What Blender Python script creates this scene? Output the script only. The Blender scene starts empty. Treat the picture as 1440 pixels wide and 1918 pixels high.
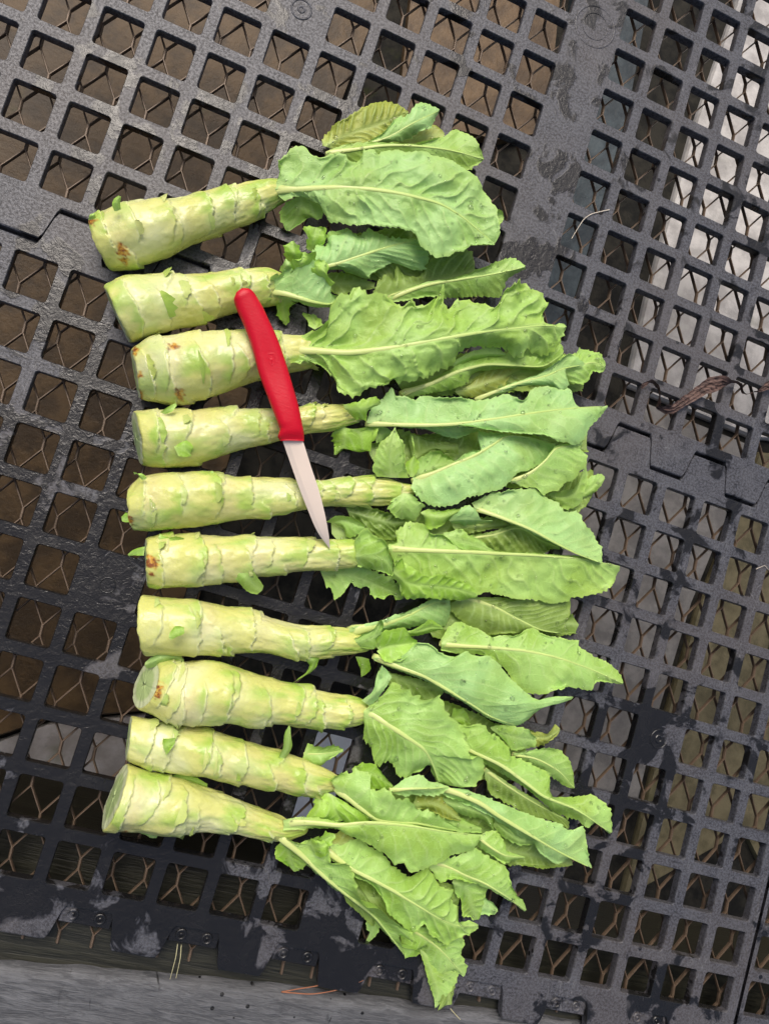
import bpy, math, random
import numpy as np
from mathutils import Matrix, Vector
R = math.radians
scene = bpy.context.scene
col = scene.collection

# ------------------------------------------------------------------ camera
cd = bpy.data.cameras.new('camera'); cam = bpy.data.objects.new('camera', cd); col.objects.link(cam)
rt, upv, bk, lc = [0.9282096, 0.2881136, 0.2354093], [-0.3026688, 0.9527014, 0.0274151], [-0.2163761, -0.096698, 0.9715096], [0.182386, -0.360085, 0.617529]
cam.matrix_world = Matrix(((rt[0], upv[0], bk[0], lc[0]), (rt[1], upv[1], bk[1], lc[1]), (rt[2], upv[2], bk[2], lc[2]), (0, 0, 0, 1)))
cd.sensor_fit = 'VERTICAL'; cd.sensor_height = 36.0; cd.lens = 26.3276
cd.clip_start = 0.01; cd.clip_end = 100.0
scene.camera = cam
# ------------------------------------------------------------------ world, sun, exposure
SUN_ELEV, SUN_ROT = R(56), R(-25)
world = bpy.data.worlds.new('World'); scene.world = world; world.use_nodes = True
wt = world.node_tree; bg = wt.nodes['Background']
sky = wt.nodes.new('ShaderNodeTexSky'); sky.sky_type = 'NISHITA'; sky.sun_disc = False
sky.sun_elevation = SUN_ELEV; sky.sun_rotation = SUN_ROT
sky.air_density = 0.9; sky.dust_density = 6.0; sky.ozone_density = 0.6
wt.links.new(sky.outputs[0], bg.inputs[0]); bg.inputs[1].default_value = 0.095
sl = bpy.data.lights.new('sun', 'SUN'); sl.energy = 1.5; sl.angle = R(28); sl.color = (1.0, 0.95, 0.88)
so = bpy.data.objects.new('sun', sl); col.objects.link(so)
sd = Vector((math.sin(SUN_ROT) * math.cos(SUN_ELEV), math.cos(SUN_ROT) * math.cos(SUN_ELEV), math.sin(SUN_ELEV)))
so.rotation_euler = sd.to_track_quat('Z', 'Y').to_euler()
vs = scene.view_settings
vs.view_transform = 'Standard'; vs.look = 'None'; vs.gamma = 1.0; vs.use_curve_mapping = False; vs.exposure = 0.46
scene.render.engine = 'CYCLES'

# ------------------------------------------------------------------ traced layout, millimetres on the bench plane
STEMS = [
 (1,-3,[(30.9,-159.4,56.2,-190.8,21.2,21.2),(36.3,-153.4,62.5,-186.8,21.5,21.9),(41.7,-147.6,69,-183,22.1,22.6),(47.1,-141.7,75.3,-178.9,22.7,23.1),(53.3,-136.9,81.4,-174.6,22.9,23.3),(60.1,-132.9,87.6,-170,22.6,23),(66.9,-128.8,93.3,-164.8,21.9,22.3),(73.7,-124.5,98.3,-158.5,20.9,21.4),(80.3,-119.6,103.3,-152.1,20,20.4),(86.9,-114.6,108.4,-145.6,18.9,19.3),(93.7,-109.8,114.1,-139.8,18,18.4),(100.7,-105.2,120,-134.1,17.3,17.7),(107.7,-100.5,126,-128.5,16.7,17),(114.4,-95.1,132,-122.8,16,16.3),(121.1,-89.5,137.8,-116.7,15.4,15.5),(128,-84.2,143.1,-110,15,14.6),(135.1,-79.2,148.3,-103.2,14.6,13.5),(142.3,-74.1,153.7,-96.5,14.2,12.3),(149.8,-69.4,159.3,-89.9,13.7,10.9),(157.4,-64.8,165,-83.2,13.3,9.5),(165.5,-61.8,171.3,-77.3,12.9,8.3),(173.8,-58.7,177.8,-71.4,12.5,7.4)]),
 (2,0,[(55.9,-204.7,87.4,-239,24.4,24.4),(60.4,-198.9,92.2,-234.9,24.1,24.6),(65,-193,97.1,-230.9,24,24.5),(70.3,-188.4,102.2,-227,23.6,24.1),(77.1,-186.2,107.2,-223,22.9,23.4),(83.8,-183.9,112.3,-218.9,22,22.5),(90.5,-181.1,117.4,-214.9,21.1,21.5),(97,-177.8,122.7,-210.9,20.4,20.8),(103.7,-174.4,128,-207,19.9,20.1),(110.4,-171.1,133.3,-203,19.3,19.4),(117.2,-167.9,138.5,-198.6,18.7,18.7),(124.1,-164.7,143.7,-194.3,18.2,17.9),(130.8,-161.1,148.9,-189.9,17.6,17.3),(137.5,-157,154.3,-185.5,17,16.7),(144.2,-152.8,159.9,-181.5,16.5,16.3),(151,-148.8,165.5,-177.4,15.9,15.9),(158,-145,171.2,-173.4,15.3,15.4),(165,-141.2,177.1,-169.6,14.8,14.7),(172.7,-139.4,183.2,-166.2,14.2,13.8),(180.4,-137.8,189.5,-162.9,13.6,12.6),(188.2,-137.3,195.7,-159.5,13.1,11.5),(196.1,-137.2,202,-156.1,12.5,10.6)]),
 (3,2,[(88.3,-243,106.9,-276.7,21.1,21.1),(93,-236.8,114.2,-276.3,22.1,22.6),(97.7,-230.7,121.5,-275.3,23.8,24.2),(104,-226.6,128.7,-273.5,25.4,25.9),(110.8,-223.1,135.8,-271.6,26.3,26.8),(117.6,-219.4,142.3,-268.1,26.6,27.1),(124.5,-216,148.7,-264.1,26.4,27),(131.5,-212.6,155.1,-260,25.9,26.4),(138.6,-209.1,161.1,-255.3,25.1,25.6),(145.7,-205.6,166.9,-250,24.1,24.6),(152.9,-202.2,172.8,-244.7,23.1,23.5),(160.2,-198.7,178.7,-239.3,21.9,22.3),(167.6,-195.1,184.9,-234.2,20.6,21),(175.4,-193,191.4,-229.5,19.2,19.6),(183.4,-191,198.1,-224.6,17.8,18.2),(191.5,-188.8,204.8,-219.5,15.5,16.6),(199.6,-186.8,211.5,-214.5,14.5,15.1),(207.6,-184.1,218.1,-209.5,14.1,13.5),(215.7,-181.5,224.7,-204.4,13.7,11.8),(224,-179.6,231.3,-199.2,13.3,10),(232.4,-178,237.9,-193.8,12.9,8.6),(240.9,-176.5,244.6,-188.4,12.5,7.3)]),
 (4,4,[(104,-286.5,123.7,-325.4,21.7,21.7),(111.6,-283.5,131.5,-323.5,21.6,22),(119.3,-280.4,139.5,-321.7,21.8,22.3),(127.1,-277.5,147,-318.6,22,22.4),(135,-274.7,154.5,-315.2,21.8,22.3),(142.9,-271.7,162.1,-311.7,21.3,21.8),(150.7,-268.1,168.8,-306.7,20.6,21),(158.5,-264.4,175.6,-301.4,19.6,20),(166.7,-261.5,182.3,-296.1,18.5,18.9),(175,-258.8,189.4,-291.1,17.8,17.6),(183.4,-256.1,196.5,-286.1,17.3,16.2),(191.9,-253.5,203.7,-281,16.9,14.8),(200.5,-250.9,211,-275.9,16.5,13.5),(209.1,-248.2,218.3,-270.8,16,12.4),(217.5,-244.6,225.7,-265.6,15.6,11.7),(225.7,-240.3,233.4,-260.8,15.1,11.1),(234,-236,241.6,-256.8,14.7,10.8),(242.5,-231.9,249.9,-252.8,14.3,10.5),(251.2,-228.2,258,-248.3,13.8,9.9),(260,-224.4,265.9,-243.1,13.4,8.7),(269.4,-223.7,273.9,-238.1,12.9,7.6),(279,-223.1,282.2,-233.3,12.5,6.6)]),
 (5,-2,[(119.9,-341,132.3,-374.5,18.8,18.8),(125.7,-332.2,142,-371.3,19.5,19.9),(134.3,-326.7,151.7,-368,20.6,21),(143.7,-322.3,161.3,-364,21.6,22.1),(153.5,-318.6,170.8,-359.9,21.6,22.1),(163.4,-314.8,180.4,-355.8,21,21.4),(173.7,-312.3,190,-351.4,20,20.4),(184.3,-310.7,199.4,-346.2,18.9,19.2),(195.1,-309,209,-341.1,17.7,18),(205.6,-305.6,219,-336.4,16.5,16.8),(216.2,-302.1,229,-331.8,15.8,15.6),(227,-299,238.9,-326.7,15.5,14.4),(238.2,-297.1,248.8,-321.2,15.2,13.3),(249.3,-294.5,258.8,-315.7,14.9,12.4),(260.1,-290.1,269.2,-310.9,14.6,11.7),(270.9,-285.8,280.1,-307.1,14.3,11.4),(282,-281.7,291.2,-303.3,14,11.3),(293.5,-278.2,302.4,-299.4,13.7,11.1),(305,-274.7,313.7,-295.4,13.4,10.6),(316.7,-271.2,324.7,-290.6,13.1,9.1),(328.5,-268.1,335,-284.3,12.8,7.8),(340.8,-266.8,343.5,-275.4,12.5,6.4)]),
 (6,1,[(142.5,-375.6,155.5,-412.4,19.7,19.7),(151.1,-372.1,164.4,-410,19.6,20),(159.7,-368.6,173.4,-407.5,19.8,20.2),(168.6,-365.5,182.4,-404.7,19.9,20.3),(177.6,-362.4,191.1,-401,19.8,20.2),(186.7,-359.4,199.9,-397.2,19.5,19.9),(195.9,-356.6,208.7,-393.5,18.9,19.3),(205.3,-353.9,217.7,-389.7,18.3,18.6),(214.7,-351,226.5,-385.4,17.5,17.9),(224.3,-348.3,235.3,-380.8,16.7,17),(234.1,-345.9,244.4,-376.6,16.3,16.2),(243.9,-343.6,253.7,-372.8,15.9,15.3),(253.9,-341.2,263.1,-368.9,15.6,14.4),(263.8,-338.6,272.5,-364.8,15.3,13.6),(273.9,-336,282,-360.6,14.9,12.9),(284.1,-333.4,291.7,-356.5,14.6,12.1),(294.4,-330.8,301.5,-352.6,14.2,11.3),(304.7,-328.2,311.4,-348.8,13.9,10.4),(315.4,-326.4,321.5,-344.8,13.5,9.2),(326.1,-324.9,331.5,-340.7,13.2,7.8),(337,-323.2,341.1,-335.4,12.8,6.5),(348,-321.5,350.5,-329.6,12.5,5.4)]),
 (7,-2,[(152.1,-417.3,169.4,-461.6,23.5,23.5),(160.4,-415.7,177.5,-459.5,23,23.3),(168.9,-414.2,185.6,-457.4,22.6,23),(177.4,-412.6,193.7,-455.3,22.1,22.5),(186.1,-411.4,201.8,-452.9,21.5,22),(194.9,-410.2,210,-450.3,20.9,21.2),(203.8,-409.1,218.3,-447.7,20.3,20.4),(212.7,-408.3,226.6,-445.1,19.8,19.3),(221.8,-407.6,234.9,-442.3,19.3,18.1),(231,-407.3,243.3,-439.5,18.8,17),(240.3,-407.5,251.9,-437.1,18.3,15.9),(249.7,-407.5,260.9,-436,17.7,15),(259.1,-407.3,270,-434.9,17.2,14.4),(268.6,-407.1,279.2,-433.8,16.7,14),(278.2,-406.5,288.5,-432.8,16.2,13.5),(287.7,-404.9,297.4,-430.3,15.6,12.9),(297.3,-403.3,306,-426.5,15.1,12.3),(306.9,-401.3,314.6,-422.7,14.6,11.7),(316.5,-399.1,323.8,-419.9,14.1,11),(326.3,-397.1,333.2,-417.4,13.5,10.3),(336.3,-395.6,342.5,-414.5,13,9.8),(346.4,-394,351.6,-410.8,12.5,9.3)]),
 (8,8,[(177.8,-463.2,174.5,-501,20,20),(185.7,-460.7,183.4,-501.9,20.7,21.1),(193.6,-458,192.4,-502.6,22,22.5),(201.5,-455.5,201.3,-503.4,23.4,23.8),(209.5,-453.2,210.3,-504.2,24.3,24.8),(217.6,-451,219,-502.5,24.7,25.2),(225.9,-449.7,227.7,-500.4,24.4,24.9),(234.6,-450.5,236.6,-498.4,23.6,24.1),(243.4,-451.2,245.5,-496.5,22.6,23.1),(252.3,-451.8,254.7,-494.7,21.4,21.8),(261.4,-452.5,263.9,-492.9,20.1,20.5),(270.4,-453,273.2,-491,18.9,19.3),(279.6,-453.4,282.7,-489.1,17.8,18.1),(288.9,-453.9,292.2,-487.2,16.7,17),(298.2,-453.9,301.8,-485.3,15.7,16),(307.6,-453.9,311.6,-483.4,14.6,15.1),(316.9,-453.3,321.3,-481.4,14.3,14.4),(326.3,-452.2,331.1,-479.3,13.9,13.6),(335.7,-451,340.7,-476.7,13.6,12.6),(345.1,-449.8,350.4,-473.6,13.2,11.1),(354.7,-450.2,359.6,-469.7,12.9,9.6),(364.3,-451.9,368.2,-464.4,12.5,8.3)]),
 (9,2,[(173.8,-507.2,179.6,-540.3,17.2,17.2),(181.9,-506.7,187.8,-541.1,17.3,17.7),(190,-506.2,195.9,-541.8,17.8,18.1),(198.2,-505.5,204.1,-542.3,18.3,18.7),(206.3,-504.5,212.3,-542,18.7,19.1),(214.5,-503.7,220.6,-541.7,18.9,19.3),(222.8,-503.1,228.9,-541.3,18.9,19.3),(231.2,-502.7,237.1,-540.4,18.6,19),(239.7,-503,245.5,-539.5,18.2,18.5),(248.3,-504.3,254,-539.2,17.6,18),(256.9,-505.3,262.6,-539.1,17,17.4),(265.7,-505.9,271.3,-539,16.5,16.8),(274.5,-506.5,280,-538.6,16,16.3),(283.4,-507,288.8,-538,15.5,15.8),(292.3,-507.6,297.6,-537.5,14.9,15.2),(301.5,-508.3,306.6,-537,13.9,14.5),(310.5,-508.9,315.5,-536.1,13.6,13.7),(319.6,-509.7,324.5,-535.3,13.4,12.8),(328.8,-510.5,333.4,-533.8,13.2,11.5),(337.9,-511.6,342.3,-532.2,13,9.7),(347,-513.9,351,-529.7,12.7,8.1),(356.2,-516.3,359.3,-526.1,12.5,6.8)]),
 (10,4,[(182.6,-539.6,177.5,-589.9,25.6,25.6),(189.2,-540.5,184.7,-589.3,25,25.1),(195.9,-541.5,191.9,-588.7,24.4,24.5),(202.6,-542.5,199.1,-588.1,23.8,23.7),(209.4,-542.7,206.4,-587.3,23.1,22.9),(216.2,-542.8,213.7,-586.5,22.5,22.1),(223.1,-543,221.1,-585.7,21.9,21.3),(230,-543.4,228.2,-583.8,21.3,20.2),(236.9,-544.6,235.4,-581.9,20.6,19),(243.9,-545.9,242.6,-580.3,20,17.7),(251,-547.1,250.1,-578.9,19.4,16.4),(258.1,-548.3,257.7,-577.6,18.8,15.3),(265.3,-549.4,265.5,-576.8,18.1,14.2),(272.5,-550.6,273.4,-576.4,17.5,13.3),(279.8,-551.6,281.3,-575.9,16.9,12.6),(287.1,-552.7,289.4,-575.7,16.3,11.9),(294.4,-553.7,297.6,-575.5,15.6,11.4),(301.9,-554.5,305.8,-575.6,15,10.9),(309.4,-555.2,314.1,-576.1,14.4,10.1),(316.9,-555.7,322.1,-575.4,13.8,9),(324.5,-556.1,328.7,-571.2,13.1,7.9),(332.1,-556.5,335.4,-567,12.5,6.9)]),
]
LEAVES = [
 (1,'leaf','mint',{'rib': 4.6, 'quilt': 2.0, 'ruf': 1.2},
  [(152.8,-72,24),(150.9,-63,25.4),(145.5,-60.1,26.4),(152.5,-51.4,28),(163.2,-43.5,29.9),(175.7,-44.8,31.7),(181.6,-42.6,32.7),(196.1,-39.7,34.8),(201.3,-42.3,35.7),(208.7,-36.9,36.2),(208.7,-31.3,36.3),(216.9,-26.5,36.5),(220.9,-28.3,36.6),(224,-23.5,36.7),(236,-17.1,37),(256.2,-10.1,37.5),(268.8,-8.8,37.8),(287.4,-10.2,37.9),(302.7,-11.9,37.7),(317.2,-22.6,37.5),(329.9,-35.4,37.3),(336,-51,37.1),(335.6,-58.5,37)],
  [(150.7,-83.4,25),(176.2,-75.4,32.5),(205.4,-66,41.1),(231,-58.3,42.7),(258,-52.6,43.6),(280.8,-49.3,42.9),(298.6,-50.4,41),(320.7,-55.7,38.6),(335.4,-59.2,37)],
  [(162.8,-89,22),(173.4,-81.1,25),(187.9,-82.3,28.4),(201.2,-94.2,32.2),(217,-92.7,35.9),(231.6,-88.5,36.5),(247.5,-88,37),(263.4,-83.3,37.5),(279.7,-86.8,38),(291.7,-90.7,37.8),(298.6,-85.8,37.7),(308.7,-83,37.5),(321.2,-71.8,37.3),(333.8,-64.1,37.1),(335.6,-59.7,37)]),
 (1,'leaf','lime',{'rib': 2.6},
  [(183.6,-32.3,22),(199.4,-20.7,23.6),(223.7,-9.8,25.9),(236.8,-5.5,25.5),(252.7,2.1,24.8),(267.3,15.3,24.1),(280.4,29.1,24),(292.4,26.8,24),(302.5,18.8,24),(308.4,13.9,24)],
  [(181.4,-37.4,24),(206.7,-23.2,26),(221.4,-14.7,27),(252.9,-1.4,27.8),(281.2,7.7,26.3),(308.6,13.3,24)],
  [(196.1,-37.7,20),(221.5,-29.6,21.3),(253.2,-15.3,21),(274.9,-5.2,20.1),(288.5,-1.4,20.7),(298.9,0.8,21.2),(307.1,10.7,21.8),(309.1,14.2,22)]),
 (1,'leaf','olive',{'quilt': 1.2},
  [(177.2,-26.7,12),(175.7,-22.1,12.3),(177.2,-14.3,12.8),(183.1,-3.5,13.6),(192.5,8.3,13.5),(202.5,22.9,12.4),(209,29.4,11.9),(218.4,34.8,11.2),(227.9,36.5,10.6),(236.5,33.3,10)],
  [(178.9,-28.7,16),(193.3,-11.3,16),(211.8,6.7,14.4),(236.5,31.4,12)],
  [(188.8,-25.6,14),(206.8,-15.1,14),(221.9,-5.2,13),(231,5.7,11.9),(234,16.3,11.2),(237.4,32.4,10)]),
 (1,'leaf','mint',{'rib': 1.2},
  [(207.8,-16.6,22),(221.5,0.6,22),(226.3,15.3,22.7),(235.6,23.4,23.6),(239.5,34.5,23.6),(246.7,39.5,23),(259.4,39.1,22)],
  [(206.1,-18.6,22),(224.8,-3.9,23.9),(240.2,14.3,25.8),(259.7,38.1,22)],
  [(211.4,-15.1,20),(221.5,-8.6,19.1),(235,-0.8,17.9),(246.3,11.2,16.7),(258.6,22.8,17.3),(258.7,30.8,18.6),(260.2,38.8,20)]),
 (1,'leaf','olive',{},
  [(226.9,2.3,8),(236.3,11.6,8),(251,28.5,8),(260.6,34.6,7.7),(272,31,7)],
  [(225.3,-2,10),(247.8,14,8.5),(272.2,30.4,7)],
  [(228.6,-3.2,8),(250.3,6.6,8),(265.8,17.6,7.7),(272.8,29.4,7)]),
 (1,'leaf','lime',{'tooth': 1.6},
  [(162.6,-86.2,16),(162,-95.8,12.9),(166.7,-100.4,9),(171.2,-102.9,6)],
  [(173.7,-76.3,20),(175.9,-86.1,17.8),(175.5,-92.7,10.8),(172.3,-102.7,6)],
  [(191.1,-72.5,18),(193.8,-83.8,16.4),(193.5,-89.3,14.5),(186.7,-87.9,10.8),(181.7,-92.9,7.7),(177.4,-97.3,6.9),(172.8,-102.5,6)]),
 (1,'leaf','lime',{},
  [(324.8,-20.5,8),(334.2,-17.2,8),(340.2,-15.1,7.8),(344.4,-18.2,7)],
  [(324.3,-28.8,9),(336.1,-23.4,8),(344.5,-18.7,7)],
  [(328.9,-34.1,8),(338.5,-31.4,8),(342.5,-27.1,7.9),(344.8,-19.5,7)]),
 (2,'leaf','mint',{'rib': 3.6, 'quilt': 0.6, 'tooth': 2.0},
  [(190.9,-132.9,24),(194.6,-126.8,24),(197.1,-112.9,24),(204.5,-107.5,24),(202.2,-100.2,24),(209.2,-96.6,23.7),(215.2,-89.7,23.2),(222.7,-91.1,22.8),(225.4,-92.3,22.7),(233,-82.3,22.1),(242.8,-83.6,22),(255.4,-81.9,22),(272.5,-74.8,22)],
  [(190.7,-137,27),(209.8,-127.2,29),(232.8,-109,28.9),(251.6,-93.1,27.3),(273.3,-76.4,25)],
  [(196.6,-135,20),(212.8,-127.3,18.4),(221.8,-122.1,17.5),(233.4,-121.2,16.4),(248.8,-120.7,15.5),(252.1,-115.7,15.3),(259.3,-107.8,14.8),(264.1,-99.6,14.4),(276,-98.3,14.1),(290.1,-92.9,14.7),(290.1,-81.4,15.2),(275.6,-72.9,16)]),
 (2,'leaf','bright',{'tooth': 2.2, 'ruf': 1.8},
  [(180,-133.9,24),(174.1,-130.8,33.3),(173.9,-127.3,35.8),(176.5,-123.5,36),(177.9,-121.1,36)],
  [(185.8,-133.5,26),(182.5,-130.3,35.1),(178.3,-121.6,36)],
  [(192,-125.5,24),(189.8,-122.7,29.4),(183.1,-122.1,32.5),(178.7,-121.4,36)]),
 (2,'leaf','bright',{'tooth': 2.2},
  [(188.8,-116.3,18),(188.8,-110.5,21.2),(183.6,-103.2,23.9),(188.5,-100.6,25.2),(191.5,-99.7,26)],
  [(195.8,-116.9,18),(193.4,-109.1,25.2),(192.1,-99.7,26)],
  [(200.9,-111.3,18),(205.5,-106.5,19.6),(202.6,-100.1,21.4),(199.4,-97.9,22.8),(192.6,-99.5,26)]),
 (2,'leaf','mint',{'rib': 4.2, 'tooth': 2.4, 'ruf': 2.0},
  [(171.2,-152.7,28),(176.8,-147.1,31.3),(182.7,-136.4,36.4),(189.3,-133.7,39.3),(188.4,-128.8,39.8),(192.2,-129.7,39.5),(196.9,-126.9,39.2),(199.7,-129.3,38.9),(207.3,-128,38.4),(211.4,-132.8,38),(210.7,-137.5,36.1),(217.1,-138.6,33.5),(216.5,-142.8,31.7),(220.6,-147.2,29.1),(229.1,-145.2,26)],
  [(171.1,-161.7,24),(186.7,-160.5,28.7),(203.1,-160,30),(220.3,-155.8,26.8),(229.6,-144.5,22)],
  [(172.9,-165.8,18),(183.2,-163.5,19),(204.6,-160.4,20),(223.7,-155.3,19.1),(227,-150.6,18.6),(230.2,-143.7,18)]),
 (2,'leaf','bright',{'tooth': 1.8},
  [(175.2,-165.4,16),(181.1,-168.9,12.3),(185.7,-175.2,8.1),(189.8,-176.5,6),(193.7,-177.3,4)],
  [(185.8,-160.7,18),(188.3,-168.4,12.2),(193.8,-177.7,4)],
  [(199.5,-160.5,16),(193.2,-164.1,12),(193.4,-169,9.2),(195.6,-173.2,6.5),(194.3,-177.5,4)]),
 (2,'leaf','lime',{'rib': 2.8},
  [(267,-127.5,18),(293.1,-105.3,21.3),(314.6,-93.8,23.7),(332.8,-78.7,25.9),(346.5,-66.3,26.4),(359.1,-58,26.7),(369.4,-61.6,27)],
  [(266.5,-129.5,18),(293.8,-107.8,21.5),(319.5,-92.9,23.2),(345.6,-78.3,25.3),(369.8,-63.1,28)],
  [(272.5,-130.1,14),(299.2,-116.1,12.6),(326.7,-103.2,12),(345.9,-95,12),(360.8,-88.2,14.8),(360.5,-75.9,18.7),(371.4,-62.4,24)]),
 (2,'leaf','dark',{'tooth': 1.6},
  [(253.3,-134,14),(254.5,-119.3,14.7),(259,-110.7,15.1),(266.4,-112.4,15.4),(265.2,-100.4,16),(271,-103.4,15.7),(287.4,-100.4,15),(291.1,-83.6,14.2),(300.9,-73.6,13),(326.3,-61.2,9.6),(332,-71.5,8)],
  [(256,-133.5,12),(295,-100.6,10.8),(316.3,-86.5,9.3),(332.9,-72.4,8)],
  [(262.6,-133.9,10),(298.2,-110.1,10),(318.6,-94.4,9.6),(333.8,-73.3,8)]),
 (2,'leaf','dark',{},
  [(211.7,-125.7,8),(223.8,-119,8),(240.4,-118.9,7.8),(253.4,-116.7,6)],
  [(215.1,-132.7,8),(232.9,-125.6,8),(254.1,-118.9,6)],
  [(219,-136.5,6),(230.1,-138.1,6),(243.8,-128.4,6),(255.2,-121.5,6)]),
 (2,'leaf','dark',{},
  [(230.6,-84.8,4),(253.1,-79.5,4.9),(279.5,-64.8,5),(293.4,-72.6,4.3),(298.2,-79.4,4)],
  [(235.7,-101.1,4),(268.8,-90.4,5),(298.5,-80.5,4)],
  [(246.2,-111.5,4),(264.7,-116.7,4.9),(284.9,-102.5,5),(299.1,-81.5,4)]),
 (3,'leaf','lime',{'rib': 5.0, 'quilt': 2.2, 'tooth': 2.2, 'ruf': 2.4},
  [(206.5,-186.9,26),(218.3,-178.9,27.9),(225,-168.7,29.5),(228,-161,30.6),(222.6,-158.7,31.3),(228,-147.9,32.9),(234.7,-147.9,33.8),(238.7,-136.2,35.4),(243.3,-140.6,36.3),(256.4,-136.1,38.1),(262.4,-130.3,39.1),(266.4,-132.7,39.7),(276.7,-132.2,40),(283.7,-124.5,40),(288.5,-128.7,40),(300.1,-124.1,40),(303,-118.3,40),(303.4,-109.9,40),(305.5,-110.8,40),(307.5,-121.2,40),(313.7,-125.8,40),(319.1,-115.7,40),(330.6,-109.8,40),(342.5,-108.6,40),(347.1,-111.6,40),(353.7,-100.5,39.8),(352.7,-88.8,39.6),(359.2,-81.3,39.4),(360.5,-77.1,39.3),(372,-77.3,39.1),(378.1,-84.6,39),(388.3,-84.1,38.8),(394.1,-90.4,38.6),(392.4,-99.5,38.5),(399.1,-106.6,38.3),(406.6,-105.5,38.2),(411.9,-101.6,38.1),(415.9,-103.7,38)],
  [(200,-201.8,26),(220,-196.8,31.1),(245,-190.7,37.6),(273.6,-178.3,44.3),(302.7,-161.9,46),(322.4,-150.6,47.2),(348.1,-136,46.7),(375.7,-121.4,43.8),(396.2,-111.1,41.8),(415.2,-105.1,40)],
  [(208.1,-215.5,22),(219,-207.8,23.5),(227.5,-206.6,24.4),(237.1,-209.1,25.5),(246.3,-217.5,26.9),(247.5,-225.2,27.7),(255.1,-228.4,28.6),(265.9,-223.6,29.9),(267.5,-218,30.6),(276.4,-214.2,31.6),(283,-213.3,31.9),(288.3,-203.8,31.4),(303.9,-196.3,30.7),(310.8,-191.3,30.4),(317.6,-181.7,29.9),(321.9,-175.9,29.6),(332.7,-167.1,29.1),(332.9,-159.2,28.7),(340.9,-148.7,28.2),(357.2,-141.8,29),(369.6,-138.8,30),(386.2,-141.2,31.4),(390.1,-130.3,32.3),(401.2,-130.2,33.2),(410.5,-128.2,34),(416.3,-115,35.1),(417.1,-104.2,36)]),
 (3,'leaf','lime',{'rib': 3.2},
  [(300.6,-199.2,16),(319.1,-184.1,16),(342.6,-159.8,16.2),(357.7,-148.3,17),(379.4,-136.7,17.9),(400.7,-122.8,18.8),(423.5,-111.9,19.8),(427.2,-116.9,20)],
  [(299,-203.3,22),(318.3,-188.8,23),(342.1,-167.6,24),(363,-154.1,24),(386.1,-146.4,23.8),(411.2,-137.9,22.9),(427.1,-119.9,22)],
  [(306.5,-204.6,18),(321.9,-194.4,17.3),(343,-181.8,16.3),(352.7,-172.1,16),(355.2,-163.7,16),(372.5,-153.6,16),(395.3,-144.4,16.6),(414.2,-139.8,18.1),(422.9,-130.8,19.1),(428.2,-120,20)]),
 (3,'leaf','mint',{'rib': 2.2},
  [(362.8,-184.8,26),(382.4,-167.5,32.3),(391.8,-160.4,34.6),(406.1,-147.8,36.7),(414.8,-135,37.2),(426.8,-121.5,33.8),(432.7,-121.7,32.6),(445,-124.6,30)],
  [(360.4,-187.8,28),(381.9,-170.1,35.2),(396.7,-159.3,36.9),(412.2,-149.1,38),(423.6,-138.9,35),(445.2,-125.4,30)],
  [(365.8,-186.7,26),(380.8,-175.5,30.1),(393.5,-164.6,33.7),(410.9,-158,33.2),(424.7,-155.5,32.5),(432.4,-158.8,32.1),(434.6,-147.8,31.5),(429,-137.5,30.9),(445.4,-126,30)]),
 (3,'leaf','lime',{'rib': 1.4},
  [(426.1,-121.1,20),(437.2,-116,21.5),(439.3,-110.3,21.8),(448.6,-107.8,20.8),(461,-106.8,20),(465.6,-110.8,20),(469.2,-115.1,20)],
  [(423.3,-139.7,26),(446.2,-123.9,26.3),(456.1,-118,24.8),(468.6,-117.1,22)],
  [(433.6,-145.8,20),(436.9,-143.4,20),(450.2,-143.2,20),(457.8,-134.5,18.8),(457.9,-128,18),(467.4,-122.3,19.3),(469.8,-117,20)]),
 (3,'leaf','olive',{'ruf': 1.4},
  [(346.6,-177.8,10),(357.4,-169.2,11.3),(362.9,-158.7,12),(375.7,-150.3,12),(390.1,-143.4,10.2),(399,-140.8,9)],
  [(345.7,-183,10),(368.2,-167.9,12),(387.1,-152.1,11),(399.5,-141.5,9)],
  [(354.4,-184.4,8),(358.9,-182.5,8),(375.9,-174.8,8),(388.7,-161.5,8),(389.2,-154.5,8),(400.5,-141.8,8)]),
 (3,'leaf','lime',{},
  [(334.5,-160.6,22),(347.7,-147.7,26),(367.8,-138.2,25),(376.2,-139.4,24)],
  [(333.9,-164.5,20),(348.8,-149.8,24.7),(376.5,-140.3,24)],
  [(338,-165.1,16),(353.1,-152.8,16),(365,-146,16.1),(377.4,-140.3,22)]),
 (3,'leaf','dark',{},
  [(318.9,-175.2,8),(336.5,-151.7,8.6),(382.3,-133.4,9),(431.2,-117.5,8.3),(446.1,-120.9,8)],
  [(320.9,-181.8,8),(375.7,-154.6,9),(448.1,-127.8,8)],
  [(325.4,-194.4,6),(380.5,-167.4,7),(429,-152.4,6.8),(460.3,-137.2,6.1),(459.2,-131.1,6)]),
 (3,'leaf','bright',{'tooth': 1.8},
  [(210.8,-174.8,16),(208.6,-170.6,14.6),(202.9,-166.2,14),(210.4,-164.2,12)],
  [(216.9,-176,16),(214,-169.5,14),(210.8,-163.7,12)],
  [(222.9,-168.4,14),(217.7,-164.9,11.1),(211.7,-163,12)]),
 (4,'leaf','mint',{'rib': 3.2, 'tooth': 1.0},
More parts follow.
